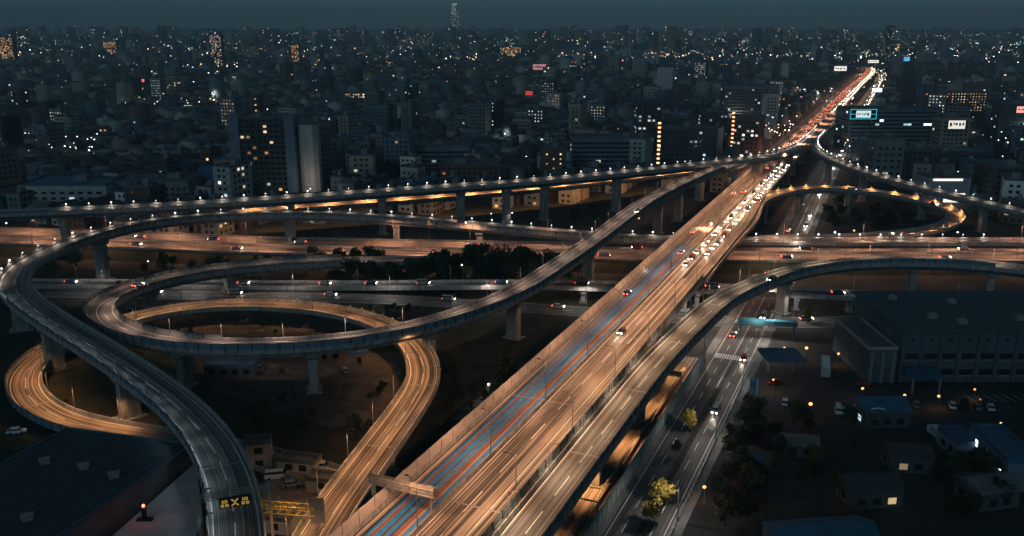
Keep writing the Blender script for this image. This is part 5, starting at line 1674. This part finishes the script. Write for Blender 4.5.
ob('tarpaulin', mk('tarpaulin', [(-2.8, -1.4, 0.3), (2.8, -1.4, 0.4), (2.8, 1.4, 0.3), (-2.8, 1.4, 0.5), (-2.6, -1.0, 1.3), (2.5, -1.1, 1.2), (2.6, 1.0, 1.35), (-2.5, 1.1, 1.25)], [(4, 5, 6, 7), (0, 1, 5, 4), (1, 2, 6, 5), (2, 3, 7, 6), (3, 0, 4, 7)], mat('blue_tarp', (0.02, 0.14, 0.38), 0.5, var=0.3, scale=1.5)), tarp, (0, 0, 0), local=True)
p = P(232, 374, 0)
building(p.x, p.y, 14, 5, 3.0, 0.05, 'long low site shed with teal roof edge under the flyover', wall='dark', roof='blue', lit=0.1, tone=('orange',), level=0.8, tank=False, floor=2.8)
for (u, v, hd, pc_, kd, lab) in ((276, 478, 0.2, 0, 'van', 'white van in the site yard beside the yellow-lit hut'), (292, 486, 0.25, 1, 'car', 'silver car in the site yard nearest the lattice gantry'), (318, 470, 0.15, 0, 'van', 'pale van in the site yard beside the low loop'), (345, 372, 2.0, 1, 'car', 'silver car on the gravel yard under the flyover')):
    car(tuple(P(u, v, 0.01)), hd, 0, lab, None, kd, pc_, lit=False)
# low shrubs scattered over the verges
shr = []
for (u0, u1, v0, v1, n_, where) in ((150, 390, 318, 338, 16, 'inside the orange loop'), (215, 420, 395, 440, 20, 'on the dark verge left of the low loop'), (120, 330, 400, 425, 12, 'between the left loop and the bottom-left ramp'), (430, 500, 360, 430, 26, 'on the slope beside the tan barrier'), (330, 470, 300, 322, 26, 'between the low loop and the cross street'), (190, 420, 352, 395, 22, 'round the gravel yard under the flyover'), (60, 160, 384, 415, 10, 'inside the golden bend at far left')):
    for k in range(n_):
        p = P(u0 + (u1 - u0) * rng.random(), v0 + (v1 - v0) * rng.random(), 0)
        tree(p.x, p.y, 0.22 + 0.25 * rng.random(), 'low dark shrub ' + where, 'shrubs ' + where, int(rng.random() < 0.4))

# ================================================================== THE REST OF THE CITY
Fx = np.array([p.x for p in F_p.p]); Fy = np.array([p.y for p in F_p.p])
FRx = np.array([p.x for p in FR_p.p]); FRy = np.array([p.y for p in FR_p.p])
rp_ = np.array(ROADPTS)
hz_ = np.array(HERO)
ca, sa = math.cos(GR_), math.sin(GR_)


def lots(step, dmin, dmax, jit):
    out = []
    n = int(dmax * 1.25 / step)
    for i in range(-n, n):
        for j in range(0, n + 4):
            if i % 5 == 0 or j % 7 == 0:      # streets
                continue
            u, v = i * step, j * step
            x, y = u * ca - v * sa, u * sa + v * ca
            if y < 60 or abs(x) > y * 0.60 + 25:
                continue
            d = math.hypot(x, y)
            if dmin <= d < dmax:
                out.append((x + rng.normal() * jit, y + rng.normal() * jit, d))
    return out


L_ = [(x, y, d, 12.8) for x, y, d in lots(14.0, 395, 1300, 0.7)] + [(x, y, d, 20.5) for x, y, d in lots(25.0, 1300, 3600, 2)] + [(x, y, d, 46) for x, y, d in lots(62.0, 3600, 10500, 6)]
BLD = []
for (x, y, d, s) in L_:
    if d < 1300:
        # stay behind the viaducts
        if x < 172:
            yf = np.interp(x, Fx[:-8], Fy[:-8])
            if y < yf + (38 if -110 < x < 75 else 18):
                continue
        elif y < np.interp(x, FRx[12:], FRy[12:]) + 14:
            continue
    if d < 2300:
        if (np.hypot(rp_[:, 0] - x, rp_[:, 1] - y) - rp_[:, 2]).min() < s * 0.62:
            continue
        if (np.hypot(hz_[:, 0] - x, hz_[:, 1] - y) - hz_[:, 2]).min() < s * 0.5:
            continue
    along = abs((x - AL0.x) * ADIR.y - (y - AL0.y) * ADIR.x - 10) < 90
    r_ = rng.random()
    if d < 1300:
        if r_ < (0.78 if not along else 0.45):
            h = 5.5 + 3.5 * rng.random()
        elif r_ < (0.975 if d < 750 else 0.955):
            h = 9 + 6 * rng.random()
        else:
            h = 16 + 18 * rng.random() ** 1.5
    elif d < 3600:
        h = 5.5 + 5 * rng.random() if r_ < 0.84 else (10 + 12 * rng.random() if r_ < 0.97 else 22 + 22 * rng.random())
    else:
        h = 8 + 14 * rng.random() if r_ < 0.75 else (22 + 25 * rng.random() if r_ < 0.955 else 50 + 55 * rng.random() ** 2)
    w = s * (0.62 + 0.34 * rng.random()); dp = s * (0.62 + 0.34 * rng.random())
    if h > 15 and d < 3600:
        s = max(s, 17.0)
        if rng.random() < 0.5:
            w, dp = s * 1.0, s * 0.6
        else:
            w, dp = s * 0.6, s * 0.98
    BLD.append((x, y, d, w, dp, h))
score = sorted(range(len(BLD)), key=lambda i: -(BLD[i][3] * (BLD[i][5] + 5)) / BLD[i][2] ** 2)
near_ids = set(score[:250])
LAND = {'white tower': P(310, 190, 0)[:2], 'beige block': P(362, 184, 0)[:2], 'far warehouse': P(60, 207, 0)[:2], 'stair-lit block': P(685, 166, 0)[:2], 'wide office': P(610, 168, 0)[:2], 'brown block': P(470, 186, 0)[:2], 'narrow flats': P(744, 158, 0)[:2], 'long slab': P(750, 127, 0)[:2], 'square office': P(886, 182, 0)[:2], 'beige shop': P(952, 158, 0)[:2], 'white shop': P(947, 204, 0)[:2], 'cream flats': P(362, 106, 0)[:2], 'red sign': P(529, 105, 0)[:2], 'green sign': P(192, 112, 0)[:2], 'pink sign': P(1018, 142, 0)[:2]}
wn_ = ['grey', 'pale', 'beige', 'brown', 'blue-grey', 'dark', 'white']
wp_ = [0.24, 0.16, 0.14, 0.12, 0.18, 0.12, 0.04]
for i in near_ids:
    x, y, d, w, dp, h = BLD[i]
    wc = wn_[rng.choice(7, p=wp_)]
    low = h < 10
    gb = low and rng.random() < 0.65
    rf = ['grey', 'blue', 'tile', 'brown'][rng.choice(4, p=[0.4, 0.2, 0.3, 0.1])]
    lit = float(rng.choice([0.0, 0.02, 0.06, 0.16], p=[0.40, 0.30, 0.2, 0.1]))
    sty = 'corridor' if (h > 16 and rng.random() < 0.30) else 'grid'
    ton = [('cool', 'white'), ('cool', 'white', 'warm'), ('warm', 'orange'), ('white', 'green')][rng.choice(4, p=[0.4, 0.35, 0.18, 0.07])]
    st = max(1, int(h / 3.1))
    pu, pv = PV((x, y, h))
    nf_ = ['', 'one', 'two', 'three', 'four', 'five', 'six', 'seven', 'eight', 'nine', 'ten', 'eleven', 'twelve', 'thirteen', 'fourteen'][min(st, 14)]
    lm, dl = min(((k, math.hypot(x - a, y - b)) for k, (a, b) in LAND.items()), key=lambda t: t[1])
    la = LAND[lm]
    du, dv = pu - PV((la[0], la[1], 0))[0], y - la[1]
    rel = ('left of' if du < 0 else 'right of') if abs(x - la[0]) > abs(dv) else ('behind' if dv > 0 else 'in front of')
    lit_w = 'corridor lights' if sty == 'corridor' else ('dark windows' if lit == 0 else 'hardly lit' if lit < 0.05 else 'few lit windows' if lit < 0.1 else 'many lit windows')
    rname = {'grey': 'grey', 'blue': 'blue', 'tile': 'black', 'brown': 'brown'}[rf] + (' roof' if gb else ' roof')
    lab = '%s %s-storey %s, %s, %s, %s the %s' % (wc, nf_, 'house' if gb else ('flats' if h > 16 else 'building'), rname, lit_w, rel, lm)
    building(x, y, w, dp, h, GR_ + rng.normal() * 0.02, lab, wall=wc, roof=rf, lit=lit, tone=ton, level=0.9 + 1.2 * rng.random(), style=sty, group='city buildings behind the junction', sides='fl' if pu > 500 else 'fr', gable=gb, balcony=(sty == 'grid' and h > 16), name='house' if gb else 'building', cat='house' if gb else 'building')

# everything beyond: one mass of blocks
rest = np.array([BLD[i] for i in range(len(BLD)) if i not in near_ids])
n = len(rest)
X, Y, D_, W_, DP, Hh = rest.T
ang = GR_ + rng.normal(0, 0.03, n)
c_, s_ = np.cos(ang), np.sin(ang)
V = np.zeros((n, 8, 3), np.float32)
for k, (sx, sy, top) in enumerate(((-1, -1, 0), (1, -1, 0), (1, 1, 0), (-1, 1, 0), (-1, -1, 1), (1, -1, 1), (1, 1, 1), (-1, 1, 1))):
    lx, ly = sx * W_ / 2, sy * DP / 2
    V[:, k, 0] = X + lx * c_ - ly * s_
    V[:, k, 1] = Y + lx * s_ + ly * c_
    V[:, k, 2] = Hh if top else -0.2
base = np.array([[4, 5, 6, 7], [0, 1, 5, 4], [1, 2, 6, 5], [2, 3, 7, 6], [3, 0, 4, 7]])


def big_mesh(name, V, Fi, m, glow=None, gname='glow'):
    me = bpy.data.meshes.new(name)
    me.vertices.add(len(V)); me.vertices.foreach_set('co', np.asarray(V, np.float32).ravel())
    me.loops.add(Fi.size); me.loops.foreach_set('vertex_index', Fi.ravel().astype(np.int32))
    k = Fi.shape[1]
    me.polygons.add(len(Fi)); me.polygons.foreach_set('loop_start', np.arange(0, Fi.size, k, dtype=np.int32))
    me.update(calc_edges=True)
    me.materials.append(m)
    if glow is not None:
        at = me.color_attributes.new(gname, 'FLOAT_COLOR', 'POINT')
        a = np.ones((len(V), 4), np.float32)
        a[:, :3] = glow
        at.data.foreach_set('color', a.ravel())
    return me


mm = bpy.data.materials.new('city_mass')
mm.use_nodes = True
at_ = mm.node_tree.nodes.new('ShaderNodeAttribute'); at_.attribute_name = 'paint'
mm.node_tree.links.new(at_.outputs['Color'], mm.node_tree.nodes['Principled BSDF'].inputs['Base Color'])
mm.node_tree.nodes['Principled BSDF'].inputs['Roughness'].default_value = 0.85
pal = np.array([(0.20, 0.21, 0.22), (0.38, 0.38, 0.37), (0.30, 0.26, 0.21), (0.13, 0.10, 0.09), (0.12, 0.16, 0.20), (0.08, 0.085, 0.09), (0.07, 0.11, 0.15)])
pc = pal[rng.integers(0, 7, n)] * (0.7 + 0.5 * rng.random((n, 1)))
Fi = (np.arange(n)[:, None, None] * 8 + base[None]).reshape(-1, 4)
tag(ob('distant_city', big_mesh('distant_city', V.reshape(-1, 3), Fi, mm, np.repeat(pc, 8, axis=0), 'paint')), 'dense dark mass of distant city buildings reaching to the skyline', 'city', kind='stuff')
# pitched roofs on the low houses, small plant rooms on the rest
lowi = np.where((Hh < 10.5) & (D_ < 2600) & (rng.random(n) < 0.75))[0]
ax_ = W_[lowi] >= DP[lowi]
RV = np.zeros((len(lowi), 6, 3), np.float32)
ov = 0.45
for k, (sx, sy, rg) in enumerate(((-1, -1, 0), (1, -1, 0), (1, 1, 0), (-1, 1, 0), (-1, 0, 1), (1, 0, 1))):
    a_ = sx * (np.where(ax_, W_[lowi], DP[lowi]) / 2 + ov)
    b_ = sy * (np.where(ax_, DP[lowi], W_[lowi]) / 2 + ov)
    lx = np.where(ax_, a_, -b_); ly = np.where(ax_, b_, a_)
    RV[:, k, 0] = X[lowi] + lx * c_[lowi] - ly * s_[lowi]
    RV[:, k, 1] = Y[lowi] + lx * s_[lowi] + ly * c_[lowi]
    RV[:, k, 2] = Hh[lowi] + (np.minimum(W_[lowi], DP[lowi]) * 0.24 if rg else 0.03)
rt = np.array([(0, 1, 5), (0, 5, 4), (2, 3, 4), (2, 4, 5), (1, 2, 5), (3, 0, 4)])
rpal = np.array([(0.06, 0.06, 0.065), (0.05, 0.10, 0.15), (0.13, 0.13, 0.13), (0.12, 0.07, 0.055), (0.20, 0.20, 0.20)])
rc_ = rpal[rng.integers(0, 5, len(lowi))] * (0.7 + 0.6 * rng.random((len(lowi), 1)))
tag(ob('distant_roofs', big_mesh('distant_roofs', RV.reshape(-1, 3), (np.arange(len(lowi))[:, None, None] * 6 + rt[None]).reshape(-1, 3), mm, np.repeat(rc_, 6, axis=0), 'paint')), 'pitched roofs of the countless low houses beyond the junction', 'roofs', kind='stuff')
hi_ = np.where((Hh >= 9) & (D_ < 4000) & (rng.random(n) < 0.8))[0]
PVv = np.zeros((len(hi_), 8, 3), np.float32)
fx, fy = 0.15 + 0.25 * rng.random(len(hi_)), 0.15 + 0.25 * rng.random(len(hi_))
ox, oy = (rng.random(len(hi_)) - 0.5) * 0.5, (rng.random(len(hi_)) - 0.5) * 0.5
for k, (sx, sy, tp_) in enumerate(((-1, -1, 0), (1, -1, 0), (1, 1, 0), (-1, 1, 0), (-1, -1, 1), (1, -1, 1), (1, 1, 1), (-1, 1, 1))):
    lx, ly = W_[hi_] * (ox + sx * fx / 2), DP[hi_] * (oy + sy * fy / 2)
    PVv[:, k, 0] = X[hi_] + lx * c_[hi_] - ly * s_[hi_]
    PVv[:, k, 1] = Y[hi_] + lx * s_[hi_] + ly * c_[hi_]
    PVv[:, k, 2] = Hh[hi_] + (2.2 + 1.5 * rng.random() if tp_ else -0.1)
tag(ob('distant_roof_rooms', big_mesh('distant_roof_rooms', PVv.reshape(-1, 3), (np.arange(len(hi_))[:, None, None] * 8 + base[None]).reshape(-1, 4), mm, np.repeat(pc[hi_], 8, axis=0), 'paint')), 'small plant rooms on the flat roofs of the distant blocks', 'roof rooms', kind='stuff')
# their lit windows
def quarter(x, y):
    # lively and quiet quarters of the city
    a = np.sin(x * 0.0071 + 1.3) * np.cos(y * 0.0043 + 0.4) + np.sin(x * 0.0023 - y * 0.0031 + 2.0) + 0.7 * np.sin(x * 0.013 + y * 0.0091)
    return np.clip(0.55 + 0.55 * a, 0.12, 2.0)


tones = np.array([GLOWC['cool'], GLOWC['white'], GLOWC['warm'], GLOWC['orange'], GLOWC['pink'], GLOWC['green'], GLOWC['red']])
tprob = [0.40, 0.24, 0.18, 0.08, 0.04, 0.03, 0.03]
lam = np.where(D_ < 1300, 0.45, np.where(D_ < 3600, 1.0, 1.8)) * (Hh / 9.0) ** 1.05
lam *= rng.choice([0.15, 1.0, 2.6], n, p=[0.55, 0.35, 0.10])
lam *= quarter(X, Y)
cnt = np.minimum(rng.poisson(lam), 40)
idx = np.repeat(np.arange(n), cnt)
N = len(idx)
tone_b = rng.choice(7, n, p=tprob)
front = rng.random(N) < 0.6
left = X[idx] > 0.3 * Y[idx] * 0 + 0
fl = np.floor(rng.random(N) * np.maximum(1, Hh[idx] / 3.1)) * 3.1 + 1.0
fl = np.minimum(fl, Hh[idx] - 1.2)
ww = np.where(D_[idx] < 1300, 1.6, np.where(D_[idx] < 3600, 2.4, 4.5)) * (0.6 + 0.8 * rng.random(N))
wh_ = np.where(D_[idx] < 1300, 1.2, np.where(D_[idx] < 3600, 1.6, 2.6))
span = np.where(front, W_[idx], DP[idx])
along_ = (rng.random(N) - 0.5) * np.maximum(span - ww - 0.6, 0.1)
sgn = np.where(X[idx] > 0.43 * Y[idx], -1.0, np.where(rng.random(N) < 0.5, -1.0, 1.0))
Q = np.zeros((N, 4, 3), np.float32)
for k, (a, z) in enumerate(((-0.5, 0), (0.5, 0), (0.5, 1), (-0.5, 1))):
    lx = np.where(front, along_ + a * ww, sgn * (W_[idx] / 2 + 0.06))
    ly = np.where(front, -DP[idx] / 2 - 0.06, along_ + a * ww)
    Q[:, k, 0] = X[idx] + lx * c_[idx] - ly * s_[idx]
    Q[:, k, 1] = Y[idx] + lx * s_[idx] + ly * c_[idx]
    Q[:, k, 2] = fl + z * wh_
tn = np.where(rng.random(N) < 0.7, tone_b[idx], rng.choice(7, N, p=tprob))
lvl = (0.25 + 2.6 * rng.random(N) ** 3) * np.where(D_[idx] > 3600, 1.25, 1.05)
gl = tones[tn] * lvl[:, None]
tag(ob('distant_windows', big_mesh('distant_windows', Q.reshape(-1, 3), np.arange(N * 4).reshape(-1, 4), win_glow, np.repeat(gl, 4, axis=0))), 'countless lit windows of the distant city', 'lit windows', kind='stuff')
# street and yard lights of the city: small glowing heads
pts, col, siz = [], [], []


def addl(x, y, z, c, lv, s):
    pts.append((x, y, z)); col.append([k * lv for k in c]); siz.append(s)


for (x, y, d) in lots(34.0, 420, 2600, 5):
    if d < 1300 and x < 172 and y < np.interp(x, Fx[:-8], Fy[:-8]) + 16:
        continue
    if d < 1300 and x >= 172 and y < np.interp(x, FRx[12:], FRy[12:]) + 14:
        continue
    if rng.random() < 0.55 * quarter(x, y):
        addl(x, y, 5.5 + 3 * rng.random(), tones[rng.choice(7, p=[0.52, 0.22, 0.12, 0.08, 0.02, 0.02, 0.02])], 3 + 22 * rng.random() ** 4, 0.28 + 0.18 * rng.random())
for k in range(5200):
    d = 2400 + 8000 * rng.random() ** 1.3
    a = (rng.random() - 0.5) * 1.12
    if rng.random() > 0.75 * quarter(d * math.sin(a), d * math.cos(a)):
        continue
    addl(d * math.sin(a), d * math.cos(a), 6 + 22 * rng.random() ** 2, tones[rng.choice(7, p=[0.36, 0.26, 0.17, 0.11, 0.05, 0.02, 0.03])], (4 + 38 * rng.random() ** 4), 0.6 + 0.5 * rng.random())
# brighter streets and shopping quarters
for (u0, u1, v0, v1, nn, tn_, lv) in ((168, 238, 64, 69, 60, (2, 3, 1), 22), (135, 190, 75, 82, 30, (2, 4, 1), 18), (0, 22, 52, 66, 16, (2, 3), 26), (345, 420, 40, 60, 50, (2, 3, 4), 24), (640, 700, 53, 57, 46, (4, 3, 2), 24), (110, 215, 98, 108, 34, (5, 1, 2), 12), (40, 100, 138, 152, 26, (0, 1), 10), (455, 500, 57, 62, 16, (2, 3), 18), (560, 590, 62, 70, 22, (2, 1), 18), (830, 880, 40, 62, 60, (1, 2, 0), 26), (735, 770, 100, 135, 26, (1, 2, 4), 12), (790, 815, 88, 104, 18, (0, 1, 4), 16), (770, 800, 118, 140, 22, (1, 1, 2), 14), (845, 856, 92, 150, 50, (1, 0, 2), 14), (856, 885, 70, 92, 40, (1, 2), 14), (815, 842, 90, 112, 16, (1, 3), 12), (870, 890, 70, 82, 22, (1, 2), 16), (930, 945, 110, 130, 18, (1, 2), 12), (1000, 1024, 95, 160, 18, (0, 1), 10), (230, 330, 30, 60, 50, (2, 1, 3), 24), (880, 1024, 40, 60, 44, (0, 1, 4), 22), (500, 640, 34, 48, 50, (1, 2, 0), 26)):
    for k in range(nn):
        p = P(u0 + (u1 - u0) * rng.random(), v0 + (v1 - v0) * rng.random(), 7)
        d = p.length
        addl(p.x, p.y, 7 + 6 * rng.random(), tones[rng.choice(tn_)], 1.0 * lv * (0.2 + rng.random() ** 2), 0.35 + d / 6000.0)
pts, col, siz = np.array(pts), np.array(col), np.array(siz)
oc = np.array([(1, 0, 0), (0, 1, 0), (-1, 0, 0), (0, -1, 0), (0, 0, 0.8), (0, 0, -0.8)])
of = np.array([(0, 1, 4), (1, 2, 4), (2, 3, 4), (3, 0, 4), (1, 0, 5), (2, 1, 5), (3, 2, 5), (0, 3, 5)])
Vp = pts[:, None, :] + oc[None] * siz[:, None, None]
Fp = (np.arange(len(pts))[:, None, None] * 6 + of[None]).reshape(-1, 3)
dl_o = tag(ob('distant_lights', big_mesh('distant_lights', Vp.reshape(-1, 3), Fp, win_glow, np.repeat(col, 6, axis=0))), 'countless tiny street lights scattered over the distant city', 'city lights', kind='stuff')

# the strongest of the nearer city lamps also light the streets around them
dd_ = np.hypot(pts[:, 0], pts[:, 1])
br = col.max(axis=1) * siz ** 2 * (dd_ < 1500)
for k, i in enumerate(np.argsort(-br)[:46]):
    c3_ = col[i] / col[i].max()
    L__ = bpy.data.lights.new('city_lamp_light', 'POINT')
    L__.energy = 1400 + 2200 * rng.random(); L__.color = c3_; L__.shadow_soft_size = 0.6
    lo = bpy.data.objects.new('city_lamp_light', L__); COL.objects.link(lo)
    lo.location = (pts[i][0], pts[i][1], pts[i][2] + 2.0); lo.parent = dl_o

# ================================================================== HAZE
hb = MB().box(-13000, 13000, -300, 12500, -1.2, 330)
hm = bpy.data.materials.new('haze_air')
hm.use_nodes = True
hn, hl = hm.node_tree.nodes, hm.node_tree.links
hn.clear()
pv = hn.new('ShaderNodeVolumePrincipled')
pv.inputs['Color'].default_value = (0.82, 0.9, 0.93, 1)
pv.inputs['Density'].default_value = 0.00015
pv.inputs['Anisotropy'].default_value = 0.0
om = hn.new('ShaderNodeOutputMaterial')
hl.new(pv.outputs[0], om.inputs['Volume'])
tag(ob('haze', hb.mesh('haze', hm)), 'thin night haze over the whole city', 'haze', kind='stuff')
